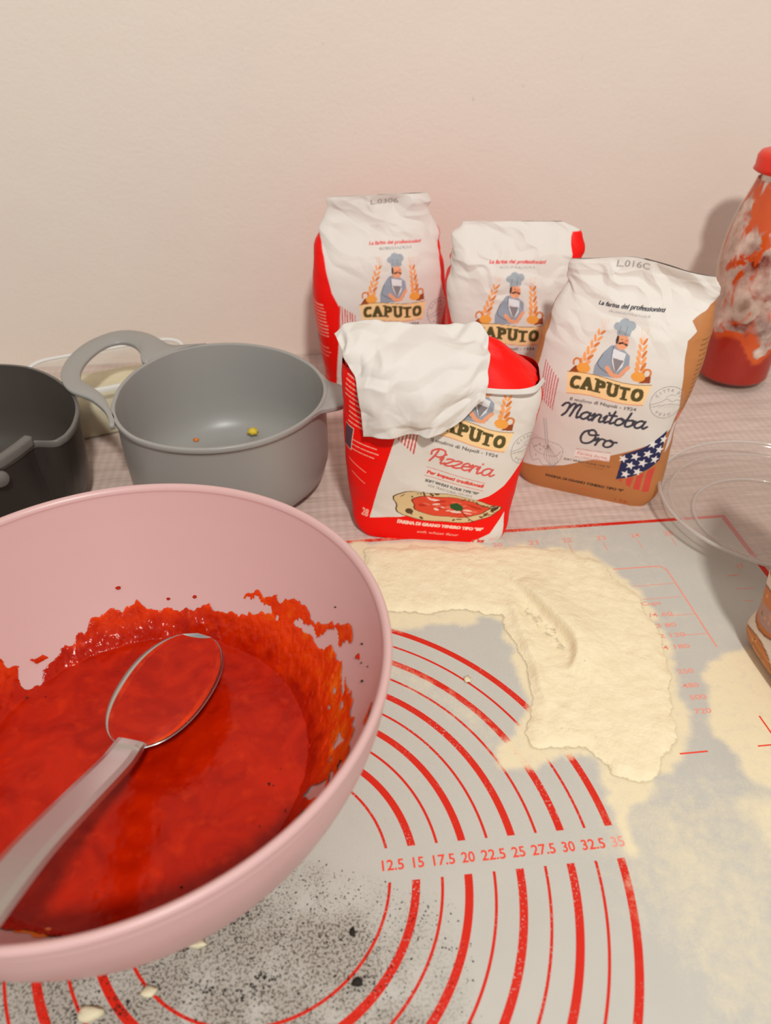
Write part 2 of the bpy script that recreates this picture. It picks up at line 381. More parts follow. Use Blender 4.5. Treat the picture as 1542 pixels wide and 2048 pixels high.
def emblem(c, red_top):
    ink = lin(92, 84, 78); ora = lin(240, 158, 92); dk = lin(214, 120, 54); tan = lin(248, 206, 150); olive = lin(88, 78, 44)
    skin = lin(236, 160, 120); gr = lin(150, 156, 168); wh = lin(225, 220, 222)
    fc = lin(222, 90, 88) if red_top else lin(70, 66, 72)
    c.text('La farina dei professionisti', -1.62, 15.15, .26, fc, width=4.55, shear=.25, bold=.02)
    c.text('PROFESSIONALS FLOUR', -.78, 14.78, .17, lin(150, 142, 140), width=2.9)
    for sx_, x0, x1, y1 in ((-1, -1.9, -.85, 14.2), (1, 2.3, 1.98, 14.0)):      # wheat ears
        for k in range(6):
            f = k/6; x = x0+(x1-x0)*(.15+.85*f); y = 10.9+(y1-10.9)*(.12+.8*f); s_ = 1-.35*f
            lean = -18 if sx_ < 0 else 5
            c.ell(x-.2*s_, y, .36*s_, .13*s_, 118+lean, ora); c.ell(x+.2*s_, y, .36*s_, .13*s_, 62+lean, dk if k % 2 else ora)
            c.stroke([(x, y-.2), (x, y+.25)], .03, wh, smooth=False)
        for d in (-.12, 0, .12): c.stroke([(x1+d*.5, y1-.7), (x1+d*2, y1+.15)], .025, ora, smooth=False)
    for sx_, xc in ((-1, -2.25), (1, 2.75)):                                    # curled ribbons
        th = np.linspace(-.3*PI, 1.2*PI, 9); c.stroke([(xc+.26*np.cos(t)*1, 11.25+.28*np.sin(t)) for t in th], .14, dk)
        c.poly([(xc-.45, 10.5), (xc+.35, 10.6), (xc+.3, 11.1), (xc-.1, 11.0)], lin(150, 70, 36)); c.ell(xc+.55*-sx_, 10.95, .5, .36, 0, lin(240, 160, 70))
    # baker in a cap leaning over a bench
    c.poly([(-.95, 10.6), (-.95, 11.3), (-.55, 12.2), (-.1, 12.75), (.45, 12.9), (.9, 12.6), (1.35, 12.3), (1.45, 11.5), (1.2, 10.9), (.6, 10.6)], gr)
    c.poly([(.1, 12.6), (.15, 11.8), (.55, 10.9), (1.0, 11.5), (1.05, 12.4)], wh); c.poly([(.2, 12.0), (.6, 10.95), (1.0, 11.9)], lin(140, 130, 132))
    c.stroke([(.1, 12.7), (.15, 11.8), (.55, 10.95)], .05, ink); c.stroke([(-.55, 12.1), (-.75, 11.4), (-.1, 10.95), (.4, 10.8)], .05, ink)
    c.stroke([(-.05, 11.25), (.35, 10.85), (.75, 10.75)], .3, skin); c.stroke([(1.4, 11.5), (1.1, 11.1), (.95, 10.8)], .28, skin)
    c.ell(.62, 13.1, .46, .52, 0, skin); c.ell(.25, 13.2, .1, .3, 0, lin(70, 55, 50)); c.stroke([(.42, 12.98), (.7, 13.05), (.98, 12.95)], .13, lin(60, 45, 40))
    c.stroke([(.5, 13.25), (.62, 13.27)], .05, ink); c.stroke([(.85, 13.25), (.95, 13.25)], .05, ink); c.ell(.78, 13.12, .09, .1, 0, lin(228, 130, 100))
    for x, y, a in ((.1, 14.05, .3), (.5, 14.25, .36), (.95, 14.15, .36)): c.ell(x, y, a, a*.8, 0, lin(158, 162, 168))
    c.poly([(.15, 13.5), (.05, 14.1), (1.15, 14.2), (1.05, 13.55)], lin(158, 162, 168)); c.stroke([(.3, 13.6), (.28, 14.1)], .03, lin(110, 112, 118)); c.stroke([(.7, 13.6), (.75, 14.1)], .03, lin(110, 112, 118))
    # banner and name
    xs = np.linspace(-2.8, 3.26, 14); top = 10.48+.14*np.sin((xs+2.8)/6.06*2*PI); bot = 8.9+.1*np.sin((xs+2.8)/6.06*2*PI)
    c.poly(list(zip(xs, top))+list(zip(np.linspace(-2.6, 2.95, 14)[::-1], bot[::-1])), tan)
    c.stroke(list(zip(xs, top)), .05, lin(150, 110, 60))
    c.stroke(list(zip(np.linspace(-2.6, 2.95, 14), bot)), .05, lin(226, 120, 80))
    wv = lambda P: np.c_[P[:, 0], P[:, 1]+.15*np.sin((P[:, 0]+2.8)/6.06*2*PI)]
    x = -2.5
    for ch, w in zip('CAPUTO', (.8, .9, .82, .86, .78, .9)):
        c.text(ch, x+.06, 9.3, .92, olive, width=w-.16, bold=.09, f=wv)
        ser = {'A': [(0, 9.3, .34), (.56, 9.3, .34)], 'P': [(.02, 9.3, .42), (0, 10.2, .2)], 'U': [(-.02, 10.2, .34), (.52, 10.2, .34)], 'T': [(.2, 9.3, .42)]}.get(ch, [])
        for sx_, sy_, sw in ser:
            P = wv(np.array([(x+sx_, sy_), (x+sx_+sw, sy_)])); c.stroke(P, .15, olive, smooth=False)
        x += w+.06
    c.text('Il mulino di Napoli - 1924', -2.28, 8.36, .27, lin(110, 100, 96), width=4.85, bold=.014)
    # round badge
    bx, by = 4.62, 9.25
    g = lin(150, 140, 138); th = np.linspace(0, 2*PI, 40)
    c.stroke([(bx+1.22*np.cos(t), by+1.25*np.sin(t)) for t in th], .045, g, smooth=False)
    for word, a0, da in (('CITTA DI', 150, -17), ('VESU', 232, 19)):
        for i, ch in enumerate(word):
            a = math.radians(a0+da*i); up_ = da < 0; rr = .87 if up_ else 1.08
            c.text(ch, bx+rr*math.cos(a), by+rr*math.sin(a), .22, g, rot=a-PI/2 if up_ else a+PI/2, bold=.01, align='C')
    c.stroke([(bx-1.2, by-.25), (bx-.5, by+.05), (bx-.1, by+.3), (bx+.3, by+.1), (bx+.7, by+.2), (bx+1.2, by-.1)], .04, g)
    c.stroke([(bx-1.1, by-.4), (bx+.2, by-.1), (bx+1.1, by-.3)], .03, g); c.stroke([(bx-.2, by+.4), (bx+.1, by+.6), (bx+.5, by+.55)], .03, g)
    for k in range(5): c.stroke([(bx-.9+.35*k, by-.4), (bx-.5+.35*k, by-.15)], .02, g)
def stripes(c, tl, trr, br, bl, col, bgc):
    c.poly([tl, trr, br, bl], bgc)
    for k in range(7):
        f = k/6.4; f2 = f+.075
        P = [(tl[0]+(trr[0]-tl[0])*f, tl[1]+(trr[1]-tl[1])*f), (tl[0]+(trr[0]-tl[0])*f2, tl[1]+(trr[1]-tl[1])*f2),
             (bl[0]+(br[0]-bl[0])*f2, bl[1]+(br[1]-bl[1])*f2), (bl[0]+(br[0]-bl[0])*f, bl[1]+(br[1]-bl[1])*f)]
        c.poly(P, col)
WHITE = lin(222, 211, 202)
def design_red(lot):
    red = lin(240, 10, 0); c = Canvas(-10.5, 10.5, -1, 20.5, .0125, red); rnd = random.Random(4)
    c.poly([(-5.4, 1.2), (-4.7, 7.8), (-4.55, 10.2), (-5.2, 11.5), (-5.9, 15), (-6.2, 17), (-6.4, 20.5), (5.6, 20.5), (5.0, 16), (4.9, 12), (5.5, 9.9), (4.9, 8.3), (4.3, 7.4), (3.7, 6.1), (2.8, 4.9), (1.2, 3.7), (-1, 2.4), (-3.2, 1.65)], WHITE)
    stripes(c, (-4.6, 10.5), (-3.2, 9.6), (-3.2, 6.9), (-4.75, 7.9), lin(200, 92, 84), lin(238, 214, 206))
    c.poly([(-10.5, 17.2), (10.5, 17.2), (10.5, 20.5), (-10.5, 20.5)], WHITE)
    emblem(c, True)
    pc = lin(218, 92, 84)
    script(c, 'Pizzeria', -2.1, 6.72, .62, .15, pc, .22, 4.7)
    c.stroke([(-2.1, 6.15), (2.25, 6.05)], .04, lin(216, 60, 50), smooth=False); c.stroke([(-2.1, 5.4), (2.25, 5.35)], .04, lin(216, 60, 50), smooth=False)
    c.text('Per impasti tradizionali', -2.02, 5.62, .30, lin(222, 70, 56), width=4.2, shear=.2, bold=.025)
    c.text('SOFT WHEAT FLOUR TYPE "00"', -1.98, 4.9, .23, lin(96, 90, 86), width=4.0, bold=.018); c.text('FOR TRADITIONAL DOUGHS', -1.68, 4.52, .22, lin(110, 104, 100), width=3.3)
    # pizza picture
    def E(k, col, dx=0, dy=0): 
        th = np.linspace(0, 2*PI, 40); wob_ = 1+.04*np.sin(5*th+1)+.03*np.sin(9*th)
        X = 3.9*k*np.cos(th)*wob_; Y = 1.28*k*np.sin(th)*wob_; r = math.radians(5); c.poly(np.c_[.0+dx+X*math.cos(r)-Y*math.sin(r), 3.0+dy+X*math.sin(r)+Y*math.cos(r)], col)
    E(1.03, lin(92, 62, 40)); E(1.0, lin(218, 188, 140)); E(.74, lin(120, 50, 30), .25, .15); E(.71, lin(224, 74, 48), .25, .15)
    for _ in range(34):
        a = rnd.uniform(0, 2*PI); q = rnd.uniform(0, .62); c.ell(.25+3.6*q*math.cos(a), 3.15+1.1*q*math.sin(a), rnd.uniform(.15, .5), rnd.uniform(.05, .13), rnd.uniform(-15, 25), rnd.choice([lin(240, 200, 186), lin(232, 110, 84), lin(198, 48, 30)]))
    for _ in range(34):
        a = rnd.uniform(0, 2*PI); q = rnd.uniform(.8, .97); c.ell(3.85*q*math.cos(a), 3.0+1.25*q*math.sin(a)+.3*q*math.cos(a)*.9, rnd.uniform(.05, .24), rnd.uniform(.03, .1), rnd.uniform(-60, 60), lin(110, 76, 50))
    c.ell(3.6, 3.45, .35, .2, 40, lin(84, 56, 40)); c.ell(-2.6, 2.2, .3, .2, 0, lin(90, 66, 46))
    c.poly([(.2, 3.45), (.7, 3.7), (1.2, 3.4), (1.25, 3.05), (.8, 2.9), (.3, 3.1)], lin(44, 84, 40)); c.stroke([(1.1, 3.0), (1.7, 2.4), (2.3, 2.0)], .06, lin(70, 20, 12))
    c.text('FARINA DI GRANO TENERO TIPO "00"', -3.3, 1.22, .25, lin(248, 206, 190), width=6.4, bold=.03)
    c.text('soft wheat flour', -1.7, .55, .24, lin(240, 190, 170), width=3.1, shear=.25)
    c.poly([(1.7, -.6), (2.6, .2), (3.7, 1.0), (4.3, 2.4), (4.5, 3.0), (4.75, 1.5), (4.9, -.6)], WHITE); c.text('1 kg', 2.5, .06, .36, lin(220, 70, 54), width=.95, bold=.03, rot=.08); c.text('25C', 3.75, .25, .3, lin(232, 150, 136), width=.7, rot=.2)
    # small print on the left side panel
    sp_ = lin(246, 170, 150)
    for blk, (x0, x1, y0, y1, n) in enumerate(((-8.6, -5.9, 9.2, 10.4, 5), (-8.2, -5.7, 7.6, 8.9, 5), (-7.9, -5.6, 5.6, 6.4, 3))):
        for k in range(n):
            y = y1-(y1-y0)*k/(n-1); x = x0
            while x < x1-.2:
                w = rnd.uniform(.15, .5); c.stroke([(x, y), (min(x+w, x1), y)], .09, sp_, .8, smooth=False); x += w+.1
    for (x0, y, w) in ((-7.8, 4.6, 1.5), (-7.4, 3.6, 1.2)): c.stroke([(x0, y), (x0+w, y-.5)], .06, sp_, .8, smooth=False)
    c.poly([(-8.5, 5.4), (-7.7, 5.4), (-7.7, 7.3), (-8.5, 7.3)], lin(90, 60, 70)); c.stroke([(-8.5, 5.4), (-7.7, 5.4), (-7.7, 7.3), (-8.5, 7.3)], .07, sp_, smooth=False)
    c.text('28', -6.1, 1.2, .4, sp_, bold=.02)
    if lot: c.text(lot, -1.3, 18.15, .42, lin(160, 150, 142), width=2.5, bold=.01)
    c.finish(); return c
def design_brown():
    brown = lin(184, 118, 68); c = Canvas(-10.5, 10.5, -1, 20.5, .0125, brown)
    c.poly([(-5.6, 1.75), (-4, 2.0), (-1.93, 2.6), (.47, 3.75), (2.83, 4.99), (4.2, 5.8), (5.6, 6.9), (5.7, 8.6), (5.45, 10), (5.15, 12), (5.0, 13.6), (5.5, 14.2), (5.0, 14.8), (5.9, 15.6), (6.8, 17), (7.2, 20.5), (-6.2, 20.5), (-5.3, 17), (-5.2, 12), (-5.6, 8), (-5.75, 5)], WHITE)
    dkb = lin(126, 84, 46)
    for k in range(22): c.stroke([(6.15, 13.6-k*.34), (9.8, 13.9-k*.34)], .09, dkb, .85, smooth=False)
    c.ell(6.2, 8.0, .35, .4, 0, lin(232, 120, 110)); c.poly([(5.5, 4.9), (6.3, 5.6), (6.6, 7.6), (5.8, 7.4)], lin(226, 208, 204))
    stripes(c, (-4.75, 10.9), (-3.35, 9.85), (-3.45, 7.2), (-4.55, 8.0), lin(190, 110, 112), lin(240, 218, 212))
    c.poly([(-10.5, 17.3), (10.5, 17.3), (10.5, 20.5), (-10.5, 20.5)], WHITE)
    emblem(c, False)
    nk = lin(66, 64, 74)
    script(c, 'Manitoba', -2.6, 7.02, .60, .18, nk, .22, 6.1); script(c, 'Oro', -1.1, 4.95, .68, .18, nk, .22, 2.6)
    c.poly([(-1.25, 3.55), (1.45, 3.7), (1.42, 4.4), (-1.25, 4.2)], lin(240, 222, 214)); c.stroke([(-1.2, 4.35), (1.4, 4.5)], .035, lin(200, 90, 80), smooth=False)
    c.stroke([(-1.2, 3.6), (1.4, 3.75)], .035, lin(200, 90, 80), smooth=False); c.text('Farina forte', -1.1, 3.85, .27, lin(206, 100, 96), width=2.3, shear=.25)
    c.text('SOFT WHEAT FLOUR TYPE "0"', -2.0, 3.12, .19, lin(110, 84, 64), width=3.6, bold=.012); c.text('STRONG FLOUR', -.5, 2.85, .15, lin(126, 96, 70), width=1.6)
    c.text('FARINA DI GRANO TENERO TIPO "0"', -3.25, 1.25, .22, lin(70, 50, 38), width=6.2, bold=.02); c.text('soft wheat flour', -1.5, .7, .22, lin(204, 96, 56), width=2.6, shear=.2); c.text('1 kg', 2.3, .25, .3, lin(180, 60, 40), width=1.1)
    # drawn mixing bowl and whisk
    g = lin(140, 128, 126)
    for P in ([(-4.9, 4.1), (-4.3, 4.5), (-2.7, 4.4), (-2.15, 4.0)], [(-4.9, 4.1), (-4.95, 3.2), (-4.5, 2.3)], [(-2.15, 4.0), (-2.3, 3.0), (-2.9, 2.2)], [(-4.8, 3.9), (-4.2, 3.2), (-2.8, 3.2), (-2.3, 3.8)],
              [(-4.5, 2.3), (-4, 2.6), (-3.6, 2.2), (-3, 2.4)], [(-4.6, 3.5), (-4.1, 3.9), (-3.5, 3.7), (-3.2, 4.1)]): c.stroke(P, .035, g)
    c.poly([(-4.12, 6.35), (-3.9, 6.35), (-3.35, 4.2), (-3.5, 4.1)], lin(214, 206, 200)); c.stroke([(-4.05, 6.4), (-3.55, 4.1)], .035, g, smooth=False); c.stroke([(-3.86, 6.4), (-3.35, 4.1)], .035, g, smooth=False)
    for k in range(6): c.stroke([(-3.45, 4.15), (-3.5+.22*k-.1, 3.0), (-2.9+.05*k, 2.1+.05*abs(k-3))], .03, g)
    for x, y in ((-4.4, 3.7), (-4.0, 3.5), (-4.1, 4.0), (-3.7, 3.9), (-4.3, 2.9)): c.ell(x, y, .05, .07, 0, g)
    # stars and stripes patch
    q = [(2.35, 4.57), (3.6, 5.35), (4.92, 6.5), (5.3, 6.9), (5.15, 4.3), (4.4, 3.5), (3.3, 2.7), (2.2, 2.25)]
    c.poly(q, lin(44, 46, 84))
    for r_ in range(5):
        for k in range(5):
            x = 2.75+.85*k-(.22*r_ if True else 0)+.1; y = 5.9+.35*k-.85*r_
            if pip(np.array([x]), np.array([y]), q)[0]:
                st = [(x+(.39 if i % 2 == 0 else .16)*math.sin(i*PI/5+.2), y+(.39 if i % 2 == 0 else .16)*math.cos(i*PI/5+.2)) for i in range(10)]; c.poly(st, lin(236, 228, 224))
    rc = lin(206, 74, 60)
    for P in ([(2.35, 2.25), (2.75, 2.4), (2.6, 2.1)], [(2.95, 2.5), (3.5, 2.75), (3.35, 1.75), (3.0, 1.95)], [(3.7, 2.85), (4.2, 3.2), (4.1, 1.6), (3.6, 1.65)], [(4.4, 3.35), (4.95, 3.8), (4.85, 1.5), (4.3, 1.5)]): c.poly(P, rc)
    c.text('L.016C', -1.0, 17.5, .42, lin(156, 148, 142), width=2.3, bold=.01)
    c.finish(); return c
def design_bread():
    c = Canvas(-10.5, 10.5, -1, 20.5, .03, lin(222, 206, 188)); rnd = random.Random(2)
    for (x, y, a, b) in ((-3.6, 3.9, 1.9, 1.5), (-4.0, 7.2, 1.3, 1.0), (-.6, 6.2, 2.2, 1.6), (1.5, 3, 1.9, 1.3), (-3.7, .6, 2.2, 1.2), (.5, .5, 2, 1.1)):
        c.ell(x, y, a*1.06, b*1.08, 10, lin(120, 64, 30)); c.ell(x, y, a, b, 10, lin(196, 120, 66)); c.ell(x, y-.3*b, a*.8, b*.5, 10, lin(178, 140, 128))
        for _ in range(14): c.ell(x+rnd.uniform(-.8, .8)*a, y+rnd.uniform(-.7, .8)*b, rnd.uniform(.08, .3), rnd.uniform(.04, .1), rnd.uniform(0, 180), rnd.choice([lin(140, 76, 36), lin(222, 160, 100)]))
    for k in range(26):
        y = rnd.uniform(-.6, 1.4); c.stroke([(-9, y+.6), (-5, y), (5, y+.5)], .06, rnd.choice([lin(214, 160, 100), lin(170, 110, 60)]))
    c.finish(); return c

# ------------------------------------------------------------------ paper bags
def bag_rows(rows, zs):
    R = np.array(rows, float); z = R[:, 0]; out = []
    for k in range(1, R.shape[1]):
        # monotone-ish cubic
        y = R[:, k]; m = np.gradient(y, z); i = np.clip(np.searchsorted(z, zs)-1, 0, len(z)-2); h = z[i+1]-z[i]; t = (zs-z[i])/h
        out.append((2*t**3-3*t**2+1)*y[i]+(t**3-2*t**2+t)*h*m[i]+(-2*t**3+3*t**2)*y[i+1]+(t**3-t**2)*h*m[i+1])
    return out
def make_bag(label, C0, yaw_, rows, canvas, zbase=0., axis=0., warp=None, res=.05, sfront=.36, cr_amp=.1, seed=1, topz=None, names='flour_bag', ztilt=None, part_mat='paper', cr_lo=.12):
    """rows: z, x_left, x_right, half_depth, y_shift, power"""
    root = empty(names)
    zt = rows[-1][0]; nz = int(zt/res)+1; zs = np.linspace(0, zt, nz)
    xl, xr, b, ys, pw = bag_rows(rows, zs); b = np.maximum(b, .05)
    a = (xr-xl)/2; cx = (xr+xl)/2
    K = 721; th = np.linspace(-PI, PI, K)   # th=0 -> front centre (y negative)
    ct, st_ = np.cos(th), np.sin(th)
    n = pw[:, None]
    X = cx[:, None]+a[:, None]*np.sign(st_)*np.abs(st_)**(2/n); Y = -b[:, None]*np.sign(ct)*np.abs(ct)**(2/n)
    seg = np.hypot(np.diff(X, axis=1), np.diff(Y, axis=1)); arc = np.concatenate([np.zeros((nz, 1)), np.cumsum(seg, 1)], 1)
    # arc position where x == axis at the front
    tot = arc[:, -1]; mid = arc[np.arange(nz), K//2]
    nf = int(tot.max()*2*sfront/res); fr = np.linspace(-sfront, sfront, nf)*tot[:, None]
    rb = np.linspace(sfront, 1-sfront, 40)*tot[:, None]
    def at(sarr):
        P = np.empty(sarr.shape+(2,)); w = (sarr+mid[:, None]) % tot[:, None]
        for i in range(nz):
            P[i, :, 0] = np.interp(w[i], arc[i], X[i]); P[i, :, 1] = np.interp(w[i], arc[i], Y[i])
        return P
    sax = np.array([np.interp(axis, X[i, K//4:3*K//4+1], arc[i, K//4:3*K//4+1])-mid[i] for i in range(nz)])
    e = np.array([math.cos(yaw_), math.sin(yaw_)]); nv = np.array([-math.sin(yaw_), math.cos(yaw_)])
    def build(sarr, nm, colour):
        P = at(sarr); Z = np.repeat(zs[:, None], sarr.shape[1], 1)
        s_ = sarr
        env = np.clip((Z-zt*.62)/(zt*.38), 0, 1)*np.clip((zt-Z)/1.0+.25, 0, 1); lo_env = np.clip(Z/2, 0, 1)
        sm = np.where(s_ > tot[:, None]/2, s_-tot[:, None], s_)
        h = cr_amp*env*(1.6*crumple(sm, Z*1.3, 2.6, seed)+.8*crumple(sm, Z, 1.2, seed+3))+cr_lo*lo_env*fbm(sm/3.2, Z/3.2, seed+7, 2)+.03*lo_env*crumple(sm, Z, 1.7, seed+11)
        # outward direction
        ox = (P[..., 0]-cx[:, None])/(a[:, None]+.01); oy = P[..., 1]/(b[:, None]+.01)
        wx = np.abs(ox)**3*np.sign(ox); wy = np.sign(oy)*(1-np.abs(ox)**4); nn = np.hypot(wx, wy)+1e-6
        PX = P[..., 0]+h*wx/nn; PY = P[..., 1]+h*wy/nn+ys[:, None]
        if ztilt: Z = Z+ztilt(PX, PY, Z)
        V = np.stack([C0[0]+e[0]*PX+nv[0]*PY, C0[1]+e[1]*PX+nv[1]*PY, Z+zbase], -1).reshape(-1, 3)
        o = mesh_np(nm, V, grid_faces(nz, sarr.shape[1]), part_mat, root)
        tx = sm-sax[:, None]; tz = np.repeat(zs[:, None], sarr.shape[1], 1)
        if warp: tx, tz = warp(tx, tz)
        c3 = canvas.sample(tx, tz).reshape(-1, 3); attr(o, 'print', np.c_[c3, np.ones(len(c3))], 'FLOAT_COLOR')
        return V.reshape(nz, -1, 3)
    VF = build(fr, 'printed_front_panel', True); VB = build(rb, 'back_panel', False)
    ring = np.vstack([VF[0], VB[0]]); cc = ring.mean(0); cc[2] = zbase+.02
    m = len(ring); o = mesh_np('base_fold', np.vstack([ring, cc]), np.array([[i, (i+1) % m, m] for i in range(m)]), part_mat, root)
    attr(o, 'print', np.tile(np.r_[canvas.a[5, 5], 1], (m+1, 1)), 'FLOAT_COLOR')
    tag(root, label, 'flour bag'); return root, VF, VB
TB = -.08   # table top height (mat is 0.8 mm thick)

# ================================================================== SETTING
def box(name, x0, x1, y0, y1, z0, z1, mat, parent=None, n=1):
    V = [(x, y, z) for z in (z0, z1) for y in (y0, y1) for x in (x0, x1)]
    return mesh_np(name, V, np.array([[0, 2, 3, 1], [4, 5, 7, 6], [0, 1, 5, 4], [2, 6, 7, 3], [0, 4, 6, 2], [1, 3, 7, 5]]), mat, parent, False)
tag(box('wall_back', -160, 190, 58.5, 70, -95, 165, 'wall'), kind='structure')
tag(box('worktop', -150, 180, -22, 58.4, -4, TB, 'table'), label='pale wood-grain laminate worktop running along the wall', cat='worktop')

tag(box('floor', -160, 190, -220, 58.4, -92, -90, 'floor'), kind='structure')

# ================================================================== PASTRY MAT
matroot = empty('pastry_mat'); tag(matroot, 'grey silicone pastry mat with red size rings and red border, dusted with flour', 'pastry mat')
mx = np.arange(-22, 35.4, .16); my = np.arange(-15, 25.25, .16); mx[-1] = 35.35; my[-1] = 25.2
XX, YY = np.meshgrid(mx, my)
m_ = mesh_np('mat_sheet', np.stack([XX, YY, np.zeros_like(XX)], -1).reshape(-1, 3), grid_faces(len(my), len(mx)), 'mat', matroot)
F1 = [(6, 24.9), (9.7, 24.6), (17.1, 23.4), (21.8, 22.5), (23.4, 21.5), (24.4, 19.2), (25.8, 17.2), (25.7, 15), (25.2, 10.7), (24.3, 7.3), (23.6, 5.3), (21.7, 3.3), (20.3, 2.5), (18.8, 1.4), (18.4, -.6), (17.6, -.9), (18.1, 1.2), (18.3, 3.4), (17.75, 5.0), (16.8, 5.15), (14.2, 4.9), (12.7, 4.3), (12.6, 5.85), (13.5, 6.4), (14.7, 7.1), (15.4, 8.3), (15.6, 9.8), (15.6, 11.3), (15.4, 13.9), (15.3, 15.7), (12, 15.9), (8.3, 15.4), (5, 16)]
F2 = [(27.4, 11.0), (29, 11.2), (30.5, 11.5), (33, 10.5), (33, 2), (27.5, 1.5), (26, 2.3), (25.55, 5.4), (25.7, 7.9)]
F3 = [(24.4, 1.4), (26.5, 1.2), (27.2, -2), (25.4, -2.2)]
wx_ = .75*fbm(XX/1.1, YY/1.1, 3, 4); wy_ = .75*fbm(XX/1.1, YY/1.1, 8, 4)
d1 = blur(pip(XX+wx_, YY+wy_, F1) | pip(XX+wx_, YY+wy_, F2), 3); d3 = blur(pip(XX+wx_, YY+wy_, F3), 10)*.55
veil = np.clip(.30*np.clip((XX-17.5)/3, 0, 1)*np.clip((4-YY)/3, 0, 1)+.16*fbm(XX/3, YY/3, 5, 3)*np.clip((XX-15)/4, 0, 1), 0, .5)
arc_r = np.hypot(XX, YY); smear = .42*np.exp(-((arc_r-14.4)/.7)**2)*np.clip((XX-5)/3, 0, 1)*np.clip((YY-3)/3, 0, 1)*(.6+.6*fbm(XX/1.2, YY/1.2, 21, 3))
mist = .35*np.exp(-((XX-19)/2.2)**2-((YY+1.5)/3.2)**2)+.22*np.exp(-((XX-27)/2)**2-((YY-14.7)/.8)**2)+.30*np.clip((YY-17)/6, 0, 1)*np.clip((26-XX)/4, 0, 1)
dust = np.clip(d1*1.0+d3+veil+smear+mist*(.7+.5*fbm(XX/1.5, YY/1.5, 31, 3)), 0, 1)
attr(m_, 'dust', dust)
soot_shade = np.clip((2.2-YY-.42*XX)/4.5, 0, 1)*np.clip((9.5-XX)/5, 0, 1)*(.6+.9*fbm(XX/1.4, YY/1.4, 77, 3)); attr(m_, 'soot_shade', np.clip(soot_shade*1.5, 0, 1))  # crumb soot plus painted-in shadow, stronger towards the near left
# rim of the sheet down to the worktop
def strip(name, P0, P1, w, z, mat, parent, h=.02):
    P0 = np.array(P0, float); P1 = np.array(P1, float); d = (P1-P0)/np.linalg.norm(P1-P0); nrm = np.array([-d[1], d[0]])*w/2
    q = [P0-nrm, P1-nrm, P1+nrm, P0+nrm]; V = [(x, y, z) for x, y in q]+[(x, y, z+h) for x, y in q]
    return mesh_np(name, V, np.array([[3, 2, 1, 0], [4, 5, 6, 7], [0, 1, 5, 4], [1, 2, 6, 5], [2, 3, 7, 6], [3, 0, 4, 7]]), mat, parent, False)
box('mat_edge', -22, 35.35, 25.1, 25.2, TB, -.002, 'ink', matroot); box('mat_edge', 35.2, 35.35, -15, 25.2, TB, -.002, 'ink', matroot)
def flat_text(name, s, x, y, h, mat, width=None, rot=0, align='C', z=.006):
    V, T = text_tris(s, .018); k = h/.73; sx = (width/V[:, 0].max()) if width else k
    P = np.c_[V[:, 0]*sx, V[:, 1]*k]
    if align == 'C': P -= [(P[:, 0].max())/2, h/2]
    c_, s_ = math.cos(rot), math.sin(rot)
    return mesh_np(name, np.c_[x+P[:, 0]*c_-P[:, 1]*s_, y+P[:, 0]*s_+P[:, 1]*c_, np.full(len(P), z)], T, mat, matroot, False)
for k in range(10):
    Dm = 12.5+2.5*k; s = ('%.1f' % Dm) if k % 2 == 0 else '%d' % Dm
    flat_text('size_number', s, Dm/2+.12, 0, .54, 'ink' if Dm < 35 else 'inkpale', width=1.2 if k % 2 == 0 else .66)
for x, n in ((16.9, '20'), (19.6, '21'), (22.18, '22'), (24.8, '23'), (27.45, '24'), (30.05, '25')):
    flat_text('ruler_number', n, x, 23.45, .5, 'inkpale', .75); strip('ruler_tick', (x+.02, 22.95), (x+.02, 21.9), .06, .004, 'inkpale', matroot, .004)
for y, n in ((18.3, 1.), (16.9, 1.3), (15.7, .6), (14.4, 1.3), (13.2, .6)): strip('ruler_tick', (32.2, y), (32.2+n, y), .07, .004, 'inkpale', matroot, .004)
flat_text('ruler_number', '17', 33.6, 19.2, .5, 'inkpale', .7)
L_ = [(24.5, 19.85), (27.6, 19.83), (28.0, 19.75), (28.25, 19.4), (28.32, 17.9), (28.42, 11.9)]
for a_, b_ in zip(L_[:-1], L_[1:]): strip('table_outline', a_, b_, .11, .004, 'ink' if False else 'inkpale', matroot, .004)
for y, x0, x1 in ((17.95, 25.2, 28.2), (16.6, 25.4, 28.2), (14.9, 26.5, 28.3), (13.1, 26.6, 28.3)): strip('table_rule', (x0, y), (x1, y), .05, .004, 'inkpale', matroot, .003)
rt_ = random.Random(5)
for i, (y, s) in enumerate(((16.2, 'Cups'), (15.1, '1/4 60'), (14.1, '1/3 80'), (13.2, '1/2 120'), (12.2, '3/4 180'), (10.2, '250'), (9.1, '480'), (8.2, '500'), (7.2, '720'))):
    flat_text('conversion_text', s, 25.8-.06*i+.1*(i % 2), y, .36, 'inkpale', .34*len(s))
strip('table_rule', (22.8, 4.53), (24.4, 4.53), .1, .004, 'ink', matroot, .004); strip('table_rule', (27.3, 4.55), (29.5, 4.55), .09, .004, 'ink', matroot, .004)
strip('table_outline', (28.4, 6.5), (28.5, 5.0), .1, .004, 'ink', matroot, .004)

